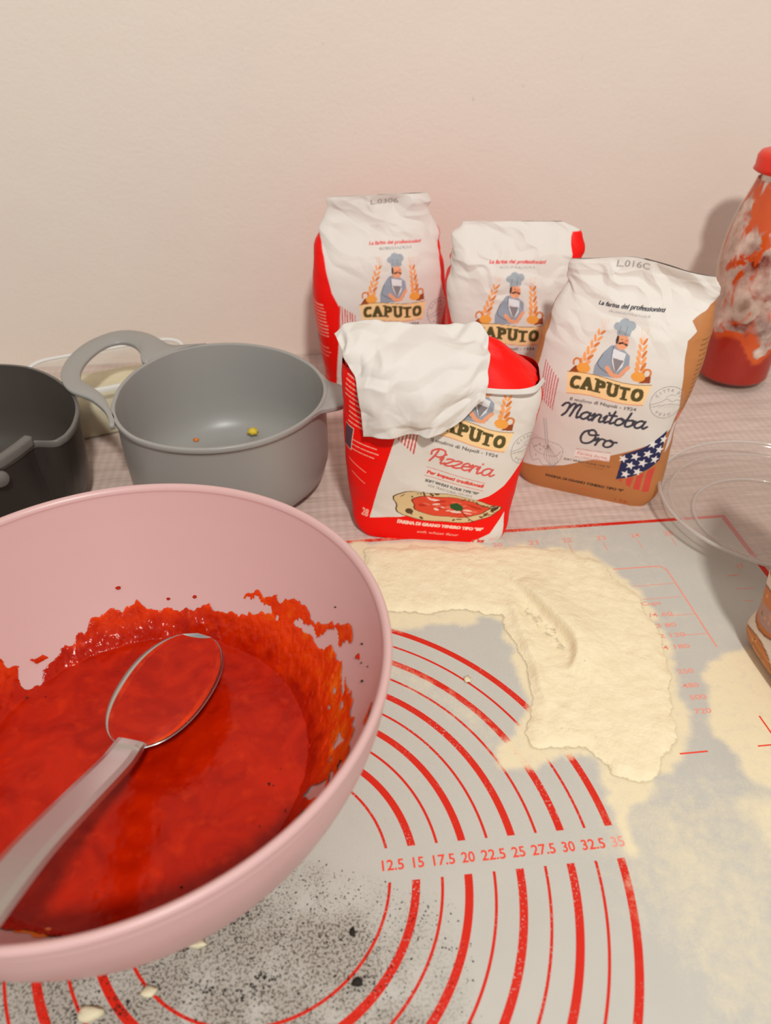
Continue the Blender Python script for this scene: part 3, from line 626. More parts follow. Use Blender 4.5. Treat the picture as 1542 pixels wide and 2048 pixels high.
# ================================================================== FLOUR HEAP
gx = np.arange(4.5, 33.2, .11); gy = np.arange(-3, 25.4, .11); GX, GY = np.meshgrid(gx, gy)
wx_ = .30*fbm(GX/.9, GY/.9, 3, 4); wy_ = .30*fbm(GX/.9, GY/.9, 8, 4)
H1 = [(7, 24.2), (12, 23.6), (17.1, 22.9), (21, 22.3), (23, 21.2), (24.2, 19), (25.1, 17), (25.0, 15), (24.6, 10.7), (23.8, 7.3), (23.0, 5.5), (21.2, 3.6), (19.8, 2.9), (18.7, 4), (17.9, 5.5), (16.8, 5.6), (14.6, 5.5), (14.9, 7.1), (15.7, 8.3), (15.9, 9.8), (15.9, 11.3), (15.7, 13.9), (15.6, 16.3), (12, 17), (8.3, 17), (6, 18)]
mk = blur(pip(GX+wx_*2.2, GY+wy_*2.2, H1), 45)
mk2 = blur(pip(GX+wx_, GY+wy_, [(27.9, 10.2), (30, 10.8), (33, 10), (33, 3), (28, 2.3), (26.5, 3.4), (26.1, 5.4), (26.3, 7.9)]), 7)
smf = lambda v: np.clip(v, 0, 1)**2*(3-2*np.clip(v, 0, 1))
base = .26*smf((mk-.12)/.88)
# ridge with a scooped hollow on its left
rid = np.array([(17.1, 19.2), (17.9, 17.5), (18.7, 15.3), (19.4, 13.4), (19.2, 11.8), (18.4, 10.6)]); rp = cr(rid, 60)
dm = np.full(GX.shape, 99.); sd = np.zeros(GX.shape); tt = np.zeros(GX.shape)
for i in range(len(rp)-1):
    p0, p1 = rp[i], rp[i+1]; d = p1-p0; t = np.clip(((GX-p0[0])*d[0]+(GY-p0[1])*d[1])/(d@d), 0, 1); ex = GX-p0[0]-t*d[0]; ey = GY-p0[1]-t*d[1]; dd = np.hypot(ex, ey); b_ = dd < dm
    dm[b_] = dd[b_]; sd[b_] = (d[0]*ey-d[1]*ex)[b_]; tt[b_] = i/60
side = np.where(sd > 0, 1, -1)        # +1: right-hand (outer) side seen from camera
env = np.clip(np.sin(np.clip(tt*1.02+.02, 0, 1)*PI), 0, 1)**.6
ridge = env*np.where(side > 0, (.72*np.exp(-(dm/1.7)**2)), .72*np.exp(-(dm/.22)**2)-.20*np.exp(-((dm-.9)/.7)**2))
lrid = .22*np.exp(-((GX-16.45)/.38)**2)*np.clip((GY-8)/2, 0, 1)*np.clip((18.5-GY)/2, 0, 1)
hz = base+(ridge+lrid)*np.clip((mk-.4)*2, 0, 1)+.05*fbm(GX/.8, GY/.8, 12, 4)+.025*crumple(GX, GY, .5, 6)+.10*np.maximum(0, fbm(GX/2.2, GY/2.2, 44, 3))*mk-.03
hz = np.maximum(hz, .07*smf((mk-.45)/.2))
keep = (hz > -0.012)
fq = grid_faces(len(gy), len(gx)); kf = keep.ravel()[fq].sum(1) >= 3
VV = np.stack([GX, GY, np.maximum(hz, .0)+.003], -1).reshape(-1, 3); VV, fq, ex = compact(VV, fq[kf], (hz.ravel(),))
flo = mesh_np('flour', VV, fq, 'flour'); attr(flo, 'cover', np.clip((ex[0]-.0)/.10, 0, 1))
tag(flo, 'loose pale flour heaped and scooped across the right of the mat', 'flour', kind='stuff')

# ================================================================== PINK BOWL
BC = (-5.8, 5.3, 0)
PRI = [(0, .35), (5, .4), (6.6, 1.0), (8.4, 2.6), (9.8, 4.6), (10.9, 6.7), (11.75, 8.8), (12.25, 10.4), (12.3, 10.72)]
inner = cr(PRI, 60)
lip = [(12.36, 10.86), (12.46, 10.96), (12.58, 11.0), (12.68, 10.94), (12.73, 10.82), (12.71, 10.6), (12.62, 10.45), (12.52, 10.35)]
outer = cr([(12.56, 10.3), (12.4, 8.7), (11.7, 6.5), (10.65, 4.3), (9.2, 2.2), (7.3, .6), (6.2, .1), (5.6, .0), (5.2, .12), (0, .14)], 50)
bowl = lathe('mixing_bowl', np.vstack([inner, lip, outer]), BC, 'pink', n=200)
tag(bowl, 'large round pink plastic mixing bowl holding tomato sauce, in the foreground', 'bowl')
# sauce: pool and smears up the wall
rI, zI = inner[:, 0], inner[:, 1]
nr, nt = 250, 1000
rr = np.linspace(.02, 12.0, nr); tt = np.arange(nt)*2*PI/nt; RR, TT = np.meshgrid(rr, tt, indexing='ij')
SX = BC[0]+RR*np.cos(TT); SY = BC[1]+RR*np.sin(TT)
zw = np.interp(RR, rI, zI)
s1 = [(-16.2, 10.4), (-14.31, 10.79), (-13.77, 11.01), (-13.02, 11.24), (-12.95, 10.8), (-12.7, 10.5), (-12.24, 10.91), (-12.02, 11.59), (-11.2, 12.75), (-10.06, 13.72), (-8.7, 14.55), (-7.29, 14.99), (-6.3, 14.87), (-4.99, 14.67), (-4.23, 14.66), (-2.86, 14.36), (-1.19, 13.68), (.51, 12.99), (1.39, 12.17), (2.12, 11.53), (3.24, 10.23), (3.48, 9.47), (4.42, 8.43), (4.61, 7.21), (4.92, 5.92), (5.11, 4.83), (4.91, 3.82), (4.87, 2.1), (4.5, .4), (3.6, -1.4), (2.2, -3.3), (.2, -4.8), (-2.4, -5.2), (-4.6, -4.6), (-6.3, -3.6), (-8.3, -3.05), (-9.6, -2.9), (-11, -2.9), (-13, -1.6), (-15, .8), (-16.8, 5)]
s2 = [(-.88, 14.16), (-.01, 13.89), (1.51, 13.09), (2.51, 12.2), (2.91, 11.57), (3.44, 10.69), (4.64, 9.19), (5.31, 8.02), (5.38, 7.37), (5.06, 7.61), (4.57, 8.49), (4.34, 9.16), (3.46, 10.08), (2.72, 11.21), (1.39, 12.21), (.69, 13.05), (.11, 13.6), (-.67, 13.91)]
holes = [[(2.2, 11.57), (3.14, 10.75), (3.46, 10.08), (3.1, 10.36)], [(2.33, 2.05), (2.78, 2.38), (3.49, 1.39), (3.4, .5), (2.67, 1.33)], [(3.9, 3.3), (4.3, 4.0), (4.4, 3.0)], [(1.9, .6), (2.4, .8), (2.7, -.2), (2.0, -.3)], [(1.3, 13.15), (1.7, 13.1), (1.75, 12.75), (1.4, 12.8)]]
s3 = [(-12.61, 11.54), (-12.45, 11.86), (-12.06, 12.15), (-11.79, 12.12), (-12.24, 11.7)]; s4 = [(5.3, 2.11), (5.6, 2.22), (5.81, 2.73), (5.59, .67), (5.33, .08)]
jx = .22*fbm(SX/.5, SY/.5, 2, 3)+.1*fbm(SX/.16, SY/.7, 4, 2); jy = .22*fbm(SX/.5, SY/.5, 6, 3)+.12*fbm(SX/.16, SY/.5, 9, 2)
A_, B_ = SX+jx, SY+jy
mkk = pip(A_, B_, s1) | pip(A_, B_, s2) | pip(A_, B_, s3) | pip(A_, B_, s4)
for h in holes: mkk &= ~pip(SX+jx*.6, SY+jy*.6, h)
streak = fbm(SX/.22, SY/1.1, 15, 3)
right = np.clip((SX-2.2)/1.2, 0, 1)*np.clip((10-SY)/3, 0, 1)
mkk &= ~((streak > .42) & (right > .5) & (RR > 9.6))
mb = blur(mkk, 3)
pool = 2.72+.06*fbm(SX/2.2, SY/2.2, 51, 3)+.02*fbm(SX/.5, SY/.5, 52, 2)
film = .17*np.clip((mb-.45)*3, 0, 1)*(.75+.6*fbm(SX/.5, SY/.5, 61, 4)+.35*fbm(SX/.14, SY/.14, 63, 2)+.5*streak*right)
zs_ = np.maximum(zw+.015+film, np.where(RR < 10.4, pool, -9)); ispool = (pool > zw+.03)
lump = .35*np.exp(-((SX+4.0)**2+(SY-13.7)**2)/.5)+.22*np.exp(-((SX+2.8)**2+(SY-12.9)**2)/.25); zs_ = zs_+lump*mb
keep = (mb > .5)
fq = grid_faces(nr, nt, True); kf = keep.ravel()[fq].all(1)
thin = np.clip((zw-2.9)/1.6, 0, 1)*.46+.35*np.exp(-((SX-.3)**2+(SY-10.0)**2)/1.6)+.12*right*np.clip((RR-8.6)/1.5, 0, 1)
thin = np.where(ispool, 0.0+.10*np.clip(thin, 0, 1), thin+.15*(1-np.clip((mb-.45)*3, 0, 1)))
thin = blur(thin, 6)
VV = np.stack([SX, SY, zs_], -1).reshape(-1, 3); VV, fq, ex = compact(VV, fq[kf], (thin.ravel(),))
sauce = mesh_np('tomato_sauce', VV, fq, 'sauce'); attr(sauce, 'thin', ex[0]); tag(sauce, 'glossy red tomato sauce pooled and smeared inside the pink bowl', 'sauce', kind='stuff')
def blob(name, c, r, mat, seed=0, sq=(1, 1, 1), parent=None, sub=2, amp=.35):
    import bmesh
    bm = bmesh.new(); bmesh.ops.create_icosphere(bm, subdivisions=sub, radius=1); rn = random.Random(seed)
    off = [rn.uniform(-9, 9) for _ in range(3)]
    from mathutils import noise as mn
    for v in bm.verts:
        k = 1+amp*mn.noise(v.co*1.7+Vector(off)); v.co = Vector((v.co.x*k*sq[0]*r, v.co.y*k*sq[1]*r, v.co.z*k*sq[2]*r))+Vector(c); v.co *= S
    me = bpy.data.meshes.new(name); bm.to_mesh(me); bm.free(); me.materials.append(MT[mat])
    for p_ in me.polygons: p_.use_smooth = True
    o = bpy.data.objects.new(name, me); COL.objects.link(o)
    if parent: o.parent = parent
    return o
for i, (x, y, r, lab) in enumerate(((-8.09, 15.36, .16, 'single red sauce splash high on the pink bowl wall, left of the others'), (-5.32, 15.09, .12, 'tiny red splash just above the smear, behind the spoon tip'),
        (-3.73, 14.96, .14, 'flat red splash above the bright red lump of sauce'), (5.48, 6.44, .18, 'red splash on the right wall of the pink bowl near dark specks'))):
    rad = math.hypot(x-BC[0], y-BC[1]); z = float(np.interp(rad, rI, zI))
    tag(blob('sauce_splash', (x, y, z+.02), r, 'sauce', i, (1, 1, .5)), lab, 'sauce splash')
pep = [(5.66, 6.7), (5.8, 5.09), (5.53, 4.82), (2.51, 9.27), (-11.59, 9.92), (-12.6, 9.97), (.69, 3.2), (.9, 3.1), (1.49, 1.69), (-1.0, 13.12), (5.55, 5.9), (4.5, 10.0), (-3, -1.5), (-4.7, 12.9), (2.9, 3.9), (3.9, 4.6), (3.3, 6.0), (1.4, .2), (.3, 1.0)]
bits = []
for i, (x, y) in enumerate(pep):
    rad = math.hypot(x-BC[0], y-BC[1]); z = max(float(np.interp(rad, rI, zI))+.10, 2.78)
    rn = random.Random(i); bits.append((x, y, z, rn.uniform(.045, .1)))
def specks(name, L, mat, parent=None):
    T = np.array([(1, 0, -.5), (-.5, .87, -.5), (-.5, -.87, -.5), (0, 0, .9)]); V = []; F = []
    for i, (x, y, z, r) in enumerate(L):
        rn = random.Random(i); a = rn.uniform(0, 6.28); c_, s_ = math.cos(a), math.sin(a); b = len(V); el = rn.uniform(.7, 1.9)
        for t in T: V.append((x+(t[0]*el*c_-t[1]*s_)*r, y+(t[0]*el*s_+t[1]*c_)*r, z+t[2]*r*.7))
        F += [(b, b+1, b+3), (b+1, b+2, b+3), (b+2, b, b+3), (b, b+2, b+1)]
    return mesh_np(name, V, np.array(F), mat, parent, False)
pe = specks('pepper_specks', bits, 'char', sauce); pe['kind'] = 'stuff'
olv = cr([(-11.3, -3.0), (-10.2, -2.75), (-9.3, -2.85), (-8.3, -3.0), (-7.2, -3.35), (-6.2, -3.7)], 40)
VV = []
for i, q in enumerate(olv):
    w = .16+.12*math.sin(i*.9)+.1*math.sin(i*.37)
    for s_ in (-1, -.4, .4, 1):
        rad = math.hypot(q[0]-BC[0], q[1]-BC[1])+s_*w; an = math.atan2(q[1]-BC[1], q[0]-BC[0]); VV.append((BC[0]+rad*math.cos(an), BC[1]+rad*math.sin(an), max(float(np.interp(rad, rI, zI))+.03, 2.75)+.05*(1-abs(s_))))
tag(mesh_np('oil_streak', VV, grid_faces(40, 4), 'orange'), 'orange oily streak along the near edge of the sauce pool', 'oil streak', kind='stuff')

# ================================================================== SPOON
sp_root = empty('serving_spoon'); tag(sp_root, 'large stainless steel spoon full of sauce lying across the pink bowl', 'spoon')
tip = np.array([-3.3, 12.15, 4.5]); neck = np.array([-5.84, 4.5, 4.9]); axis_ = (tip-neck); Ls = np.linalg.norm(axis_); ax = axis_/Ls
sdv = np.cross(ax, [0, 0, 1.]); sdv /= np.linalg.norm(sdv); upv = np.cross(sdv, ax)
sdv_t = sdv*math.cos(.06)+upv*math.sin(.06); upv = np.cross(sdv_t, ax); sdv = sdv_t
nu, nv_ = 44, 30
def spoon_pt(u, w, off=0.):     # u 0..1 neck->tip, w -1..1 across
    hw = 2.72*np.clip(1-np.abs(2*np.clip(u, 0, 1)**.93-1)**2.25, 0, 1)**.5*(.90+.16*u-.03)
    hw = np.where(u < .06, np.maximum(hw, .55), hw)
    dep = 1.1*np.clip(np.sin(PI*np.clip(u, 0, 1)**.9), 0, 1)**.75*(1-np.abs(w)**2.3)
    P = neck+ax*(u*Ls)[..., None]+sdv*(w*hw)[..., None]+upv*(-dep+off)[..., None]; return P
UU, WW = np.meshgrid(np.linspace(.0, 1, nu), np.linspace(-1, 1, nv_), indexing='ij')
top_ = spoon_pt(UU, WW, 0.); bot_ = spoon_pt(UU, WW*1.0, -.11)
Vs = np.vstack([top_.reshape(-1, 3), bot_.reshape(-1, 3)]); Fg = grid_faces(nu, nv_); N = nu*nv_
Fs = [tuple(f) for f in Fg]+[tuple((f+N)[::-1]) for f in Fg]
for i in range(nu-1):
    for j in (0, nv_-1): Fs.append((i*nv_+j, (i+1)*nv_+j, (i+1)*nv_+j+N, i*nv_+j+N))
mesh_np('spoon_bowl', Vs, Fs, 'steel', sp_root)
# handle: flat bar with bevelled cross-section
hpath = cr([neck+ax*.35+upv*.0, neck-ax*.4+upv*.05, (-6.2, 3.0, 5.5), (-6.75, .4, 7.0), (-7.3, -3.0, 9.1), (-7.7, -7.0, 11.35), (-8.2, -11.0, 13.6)], 60)
sec = [(-1, -.3), (-.86, .55), (-.55, 1.), (.55, 1.), (.86, .55), (1, -.3), (.8, -1), (-.8, -1)]
VV = []
for i, P in enumerate(hpath):
    d = hpath[min(i+1, 59)]-hpath[max(i-1, 0)]; d /= np.linalg.norm(d); sd_ = np.cross(d, [0, 0, 1.]); sd_ /= np.linalg.norm(sd_); u_ = np.cross(sd_, d); f = i/59
    w = np.interp(f, [0, .06, .14, .3, 1], [.80, .80, .84, .90, 1.02]); h_ = np.interp(f, [0, .1, .3, 1], [.10, .24, .2, .16])
    for a_, b_ in sec: VV.append(P-sd_*a_*w+u_*(b_*h_+.0))
VV = np.array(VV); n8 = 8; Fh = [tuple(f) for f in grid_faces(60, n8, True)]+[tuple(range(n8))[::-1], tuple(range(59*n8, 60*n8))]
hd = mesh_np('spoon_handle', VV, Fh, 'steel', sp_root, False)
# sauce held in the spoon (a thing of its own)
UU, WW = np.meshgrid(np.linspace(.035, .972, 50), np.linspace(-.93, .93, 40), indexing='ij')
Pf = spoon_pt(UU, WW, 0.)
bulge = -.10+.30*(1-WW**2)**.7*np.sin(PI*UU)**.6+.05*fbm(UU*7, WW*4, 71, 3)
dep_ = 1.1*np.sin(PI*UU**.9)**.75*(1-np.abs(WW)**2.3)
edge = np.minimum(1, np.minimum((1-np.abs(WW/.93))*7, np.minimum((UU-.035)*16, (.972-UU)*16)))
Pt = Pf+upv*(dep_*(.62+.0*UU)*np.clip(edge, 0, 1)+(.25*bulge)*np.clip(edge, 0, 1)+.02)[..., None]
spf = mesh_np('spoonful_of_sauce', Pt.reshape(-1, 3), grid_faces(50, 40), 'sauce'); attr(spf, 'thin', np.clip(-.1+.5*(np.clip(WW, 0, 1)*np.clip(.6-UU, 0, 1)*2)+.25*(np.abs(WW) > .8), 0, 1).ravel())
tag(spf, 'smooth mound of tomato sauce filling the steel spoon', 'sauce')

# ================================================================== GREY POT-SHAPED BOWL WITH HANDLE
def polar_loft(name, c, thd, rd, prof, mat, parent, n=220, blend=None, base_r=None):
    """prof: list (radius offset or factor f, z, w) ; w = share of the drawn rim outline (1) against a plain circle (0)"""
    order = np.argsort(thd); T = np.radians(np.array(thd, float)[order]); R = np.array(rd, float)[order]
    T3 = np.concatenate([T-2*PI, T, T+2*PI]); R3 = np.tile(R, 3); th = np.arange(n)*2*PI/n-PI
    rim = np.interp(th, T3, R3)
    k = np.array([1, 2, 3, 2, 1])/9.; rim = sum(k[i]*np.roll(rim, i-2) for i in range(5))
    V = []
    for off, z, w in prof: r = rim*w+base_r*(1-w)+off; r = np.maximum(r, .01); V.append(np.stack([c[0]+r*np.cos(th), c[1]+r*np.sin(th), np.full(n, z+c[2])], -1))
    return mesh_np(name, np.vstack(V), grid_faces(len(prof), n, True), mat, parent), (th, rim)
pot = empty('mixing_pot'); tag(pot, 'grey plastic mixing bowl with loop handle and pouring lip, behind the pink bowl', 'bowl')
pth = [105, 86, 64, 39, 15, -3, -25, -50, -68, -90, -114, -131, -153, -178, 161, 140, 122]; prr = [8.95, 8.69, 8.3, 8.02, 8.04, 8.2, 8.4, 8.6, 8.76, 8.8, 8.75, 8.68, 8.34, 8.05, 8.15, 8.5, 8.9]
H = 8.5
prof = [(-.30, H-.08, 1), (-.22, H, 1), (-.05, H, 1), (0, H-.06, 1), (0, H-.36, 1), (-.05, H-.42, 1), (-.2, H-.44, 1), (-.24, H-.8, 1), (-.25, 6, .7), (-.35, 4, .4), (-.5, 2.4, .1), (-.9, 1.2, 0), (-1.7, .35, 0), (-2.6, .0, 0), (-8.45, .0, 0)]
polar_loft('bowl_body', (-3.1, 34.4, TB), pth, prr, prof, 'greyp', pot, base_r=8.5)
prof = [(-.30, H-.08, 1), (-.34, H-.4, 1), (-.5, 6, .7), (-.6, 4, .4), (-.75, 2.6, .1), (-1.1, 1.5, 0), (-1.9, .75, 0), (-2.8, .4, 0), (-8.45, .35, 0)]
polar_loft('bowl_inside', (-3.1, 34.4, TB), pth, prr, prof, 'greyp', pot, base_r=8.5)
HO = [(-5.0, 43.25), (-6.4, 43.2), (-7.9, 43.3), (-8.95, 44.53), (-10.15, 45.94), (-11.41, 46.81), (-12.6, 47.1), (-13.67, 46.79), (-14.63, 45.89), (-15.47, 44.6), (-16.0, 43.06), (-16.27, 41.41), (-16.28, 39.69), (-16.04, 38.25), (-15.51, 36.82), (-14.75, 35.63), (-13.9, 34.89), (-12.98, 34.15), (-12.08, 33.02), (-11.4, 31.94), (-10.89, 30.71), (-10.6, 29.6)]
HI = [(-5.4, 42.95), (-7.5, 42.0), (-9.05, 40.7), (-9.75, 40.1), (-10.13, 40.71), (-10.48, 42.29), (-11.12, 43.56), (-12.01, 44.34), (-12.89, 44.3), (-13.63, 43.58), (-14.22, 42.2), (-14.6, 40.47), (-14.6, 38.78), (-14.19, 37.34), (-13.18, 36.11), (-12.26, 34.91), (-11.57, 33.57), (-11.2, 32.6), (-10.9, 31.9), (-10.5, 30.9), (-10.3, 29.8)]
def rs(P, n):
    P = cr(P, 400); d = np.r_[0, np.cumsum(np.hypot(*np.diff(P, axis=0).T))]; t = np.linspace(0, d[-1], n); return np.c_[np.interp(t, d, P[:, 0]), np.interp(t, d, P[:, 1])]
def band(name, A, B, z0, z1, mat, parent, n=80, rnd_=.08):
    A = rs(A, n); B = rs(B, n); rows = []
    for f, z in ((0, z0+rnd_), (0, z1-rnd_), (.06, z1), (.94, z1), (1, z1-rnd_), (1, z0+rnd_), (.94, z0), (.06, z0)):
        rows.append(np.c_[A+(B-A)*f, np.full(n, z)])
    rows = np.stack(rows, 1); F = [tuple(f) for f in grid_faces(n, 8, True)]+[tuple(range(8))[::-1], tuple(range((n-1)*8, n*8))]
    return mesh_np(name, rows.reshape(-1, 3), F, mat, parent)
band('loop_handle', HO, HI, H+TB-.36, H+TB, 'greyp', pot)
SPO = [(4.75, 36.3), (5.34, 34.9), (6.29, 34.1), (6.84, 33.3), (6.99, 32.29), (6.63, 31.27), (6.0, 30.75), (5.2, 30.5), (4.5, 30.3), (3.9, 29.6)]; SPI = [(4.7, 36.2), (4.95, 35), (5.0, 34.2), (5.0, 33.4), (4.9, 32.6), (4.75, 31.8), (4.55, 31.1), (4.3, 30.6), (4.1, 30.1), (3.8, 29.5)]
band('pouring_lip', SPO, SPI, H+TB-.4, H+TB-.03, 'greyp', pot, 50)
for i, (x, y, z, r, lab) in enumerate(((-1.65, 40.2, 1.15, .36, 'yellow crumb, the largest, stuck inside the grey bowl'), (.9, 40.9, 1.15, .26, 'small yellow crumb at the right inside the grey bowl'), (-6.69, 39.95, .75, .18, 'tiny orange crumb at the left inside the grey bowl'))):
    o = blob('food_crumb', (x, y, z), r, 'corn' if i < 2 else 'orange', i+20, (1.3, 1, .9), amp=.7); tag(o, lab, 'crumb')

# ================================================================== DARK JUG BOWL
jug = empty('dark_mixing_bowl'); tag(jug, 'charcoal plastic mixing bowl with lighter rim, cut off at the left edge', 'bowl')
jc = (-22.9, 32.7, TB)
jth = [85, 70, 60, 49, 39, 26, 15, 8, -4, -12, -19, -24, -25.5, -26.6, -28, -32, -41, -49, -70, -110, -150, 180, 150, 120]
jr = [9.5, 9.32, 9.06, 8.85, 8.76, 8.8, 8.99, 9.12, 9.37, 9.59, 9.69, 9.5, 9.0, 8.3, 7.95, 7.98, 8.29, 8.6, 8.9, 9.0, 9.1, 9.2, 9.3, 9.45]
H2 = 7.98
prof = [(-.2, H2-.02, 1), (.0, H2, 1), (.06, H2-.1, 1), (.06, H2-.5, 1), (-.05, H2-.55, 1)]
polar_loft('rim_band', jc, jth, jr, prof, 'darkrim', jug, n=720, base_r=8.7)
prof = [(-.05, H2-.5, 1), (-.15, 6, .9), (-.2, 4, .6), (-.3, 2, .3), (-.6, 1, 0), (-1.5, .1, 0), (-2.4, 0, 0), (-8.6, 0, 0)]
polar_loft('bowl_body', jc, jth, jr, prof, 'darkp', jug, n=720, base_r=8.8)
prof = [(-.2, H2-.02, 1), (-.28, 7, 1), (-.4, 6, .9), (-.45, 4, .6), (-.6, 2.2, .3), (-1., 1.2, 0), (-2, .5, 0), (-8.6, .4, 0)]
polar_loft('bowl_inside', jc, jth, jr, prof, 'darkin', jug, n=720, base_r=8.8)
# thick raised lip on the near side, with a stub below it
def arc_pts(r0, a0, a1, n=30): return [(jc[0]+(np.interp(math.degrees(a), [-110, -70, -49, -41, -32, -28], [9.0, 8.9, 8.69, 8.33, 8.02, 7.98])+r0)*math.cos(a), jc[1]+(np.interp(math.degrees(a), [-110, -70, -49, -41, -32, -28], [9.0, 8.9, 8.69, 8.33, 8.02, 7.98])+r0)*math.sin(a)) for a in np.radians(np.linspace(a0, a1, n))]
band('handle_lip', arc_pts(.12, -28.5, -105), arc_pts(-.55, -28.5, -105), H2+TB-.35, H2+TB+.42, 'darkrim', jug, 60, .2)
o = lathe('hanging_loop', [(0.01, -.35), (.45, -.3), (.6, -.1), (.6, .1), (.45, .3), (.01, .35)], (0, 0, 0), 'darkrim', jug, 40); o.rotation_euler = (PI/2, 0, .6); o.location = Vector((jc[0]+8.95*math.cos(math.radians(-52)), jc[1]+8.95*math.sin(math.radians(-52)), 7.0))*S

# ================================================================== CLEAR TUB
tub = empty('clear_tub'); tag(tub, 'clear plastic food tub with dough in it, by the wall behind the grey bowls', 'food tub')
def rrect(hx, hy, r, n=10):
    P = []
    for cxx, cyy, a0 in ((hx-r, hy-r, 0), (-hx+r, hy-r, 90), (-hx+r, -hy+r, 180), (hx-r, -hy+r, 270)):
        for k in range(n): a = math.radians(a0+90*k/(n-1)); P.append((cxx+r*math.cos(a), cyy+r*math.sin(a)))
    return np.array(P)
tc = np.array([-14.5, 47.1]); ta = math.radians(19)
def tubloft(name, lv, mat, parent, cap=True):
    rows = []
    for hx, hy, r, z in lv:
        P = rrect(hx, hy, r); rows.append(np.c_[tc[0]+P[:, 0]*math.cos(ta)-P[:, 1]*math.sin(ta), tc[1]+P[:, 0]*math.sin(ta)+P[:, 1]*math.cos(ta), np.full(len(P), z+TB)])
    n = len(rows[0]); F = [tuple(f) for f in grid_faces(len(rows), n, True)]
    if cap: F.append(tuple(range((len(rows)-1)*n, len(rows)*n)))
    return mesh_np(name, np.vstack(rows), F, mat, parent)
tubloft('tub_wall', [(7.0, 4.1, 2, 4.85), (6.9, 4.0, 2, 4.6), (6.7, 3.8, 2, 2.5), (6.6, 3.7, 1.8, .2), (6.3, 3.5, 1.7, .0)], 'clear', tub)
tubloft('rim', [(6.9, 4.0, 2, 5.0), (7.05, 4.15, 2, 5.14), (7.25, 4.35, 2, 5.0), (7.2, 4.3, 2, 4.6)], 'tubrim', tub, False)
dgh = tubloft('dough', [(6.3, 3.4, 1.7, .1), (6.55, 3.65, 1.7, 2.6), (5.9, 3.1, 1.8, 3.3), (3.4, 1.3, 1, 3.6)], 'dough', None); tag(dgh, 'pale cream dough sitting in the clear tub by the wall', 'dough')

# ================================================================== FLOUR BAGS
RED = design_red('L.0306'); BRN = design_brown(); BRD = design_bread()
R_ = math.radians
# brown and white bag, right
rows = [(0, -5.2, 4.95, 3.15, -.05, 7), (.5, -5.65, 5.35, 3.3, 0, 6), (3, -5.85, 5.6, 3.35, 0, 4.2), (7, -5.95, 5.6, 3.4, 0, 4), (10, -5.85, 6.1, 3.2, 0, 3.4), (12.6, -5.35, 6.4, 2.8, .2, 3.0), (14.2, -4.95, 6.4, 2.2, .3, 2.8), (15.5, -4.6, 6.15, 1.4, .4, 2.8), (16.8, -4.4, 5.9, .6, .5, 3), (18.1, -4.1, 5.7, .12, .2, 3)]
bm_, VF, VB = make_bag('white and brown flour bag with dark script lettering and a star patch, at the right', (26.8, 31.8), R_(-28.5), rows, BRN, TB, axis=0.0, res=.05, cr_amp=.34, seed=3,
    ztilt=lambda x, y, z: np.clip((z-15)/3, 0, 1)*(-.25+.45*np.exp(-((x-.3)/3)**2)-.25*np.clip(np.abs(x)/5, 0, 1)))
# red and white closed bag, back left
rows = [(0, -5.0, 5.0, 2.7, 0, 5), (.5, -5.3, 5.5, 3.0, 0, 5), (2.6, -5.6, 5.85, 3.2, 0, 4.2), (7.2, -6.1, 6.0, 3.3, 0, 4), (11.8, -6.2, 5.8, 2.9, 0, 3.4), (14, -6.05, 5.5, 2.2, 0, 3), (15.4, -5.9, 5.25, 1.4, .1, 3), (16.6, -5.3, 4.7, .8, .2, 3), (17.3, -5.0, 4.25, .45, .2, 3), (18.9, -4.6, 4.1, .1, .1, 3)]
make_bag('tall closed red and white flour bag standing upright at the back left', (10.8, 48.5), R_(3), rows, RED, TB, axis=.35, res=.065, cr_amp=.27, seed=8)
# red and white bag with folded white top, back middle
REDn = RED
rows = [(0, -5.0, 4.6, 2.7, 0, 5), (.5, -5.4, 5.0, 3.0, 0, 5), (4, -5.6, 5.2, 3.3, 0, 4.2), (9.5, -5.65, 5.1, 3.3, 0, 4), (12, -5.65, 4.9, 2.9, 0, 3.8), (14.5, -5.5, 5.0, 2.2, .1, 3.6), (16.3, -5.25, 5.15, 1.2, .3, 3.4), (17.2, -4.95, 4.9, .6, .4, 3), (17.9, -4.7, 3.6, .12, .4, 3)]
make_bag('closed white and red flour bag between the tall one and the brown one', (21.5, 42.5), R_(-8), rows, RED, TB, axis=-.75, res=.065, cr_amp=.36, seed=15,
    warp=lambda s, t: (s, np.minimum(t, 17.6)))
# opened red bag in front
def warp_front(x, z):
    k = np.interp(z, [0, 1.3, 4.5, 13], [.04, .06, .27, .25])
    return x-(.5+.17*z), z+k*(x-1.0)
rows = [(0, -5.3, 5.3, 3.25, -.1, 8), (.35, -5.7, 5.55, 3.35, 0, 7), (2, -6.2, 5.85, 3.3, 0, 4.2), (4.8, -6.45, 6.15, 3.4, 0, 4), (8.4, -6.5, 6.7, 3.4, 0, 4), (10.4, -6.55, 7.0, 3.3, 0, 4), (11.4, -6.55, 7.05, 3.2, 0, 4), (12.5, -6.5, 6.8, 3.05, 0, 4)]
op, VF, VB = make_bag('opened red and white flour bag with torn white flap, standing in front', (12.7, 27.85), R_(-11.2), rows, RED, 0.0, axis=0.0, warp=warp_front, res=.045, cr_amp=.10, seed=22, cr_lo=.10,
    ztilt=lambda x, y, z: np.clip((z-9)/3.5, 0, 1)*(.9*np.clip((-x)/6, 0, 1)+.0*x))
ang = R_(-11.2); E_ = np.array([math.cos(ang), math.sin(ang)]); N_ = np.array([-math.sin(ang), math.cos(ang)])
def P3(x, y, z): return np.array([12.7+E_[0]*x+N_[0]*y, 27.85+E_[1]*x+N_[1]*y, z])
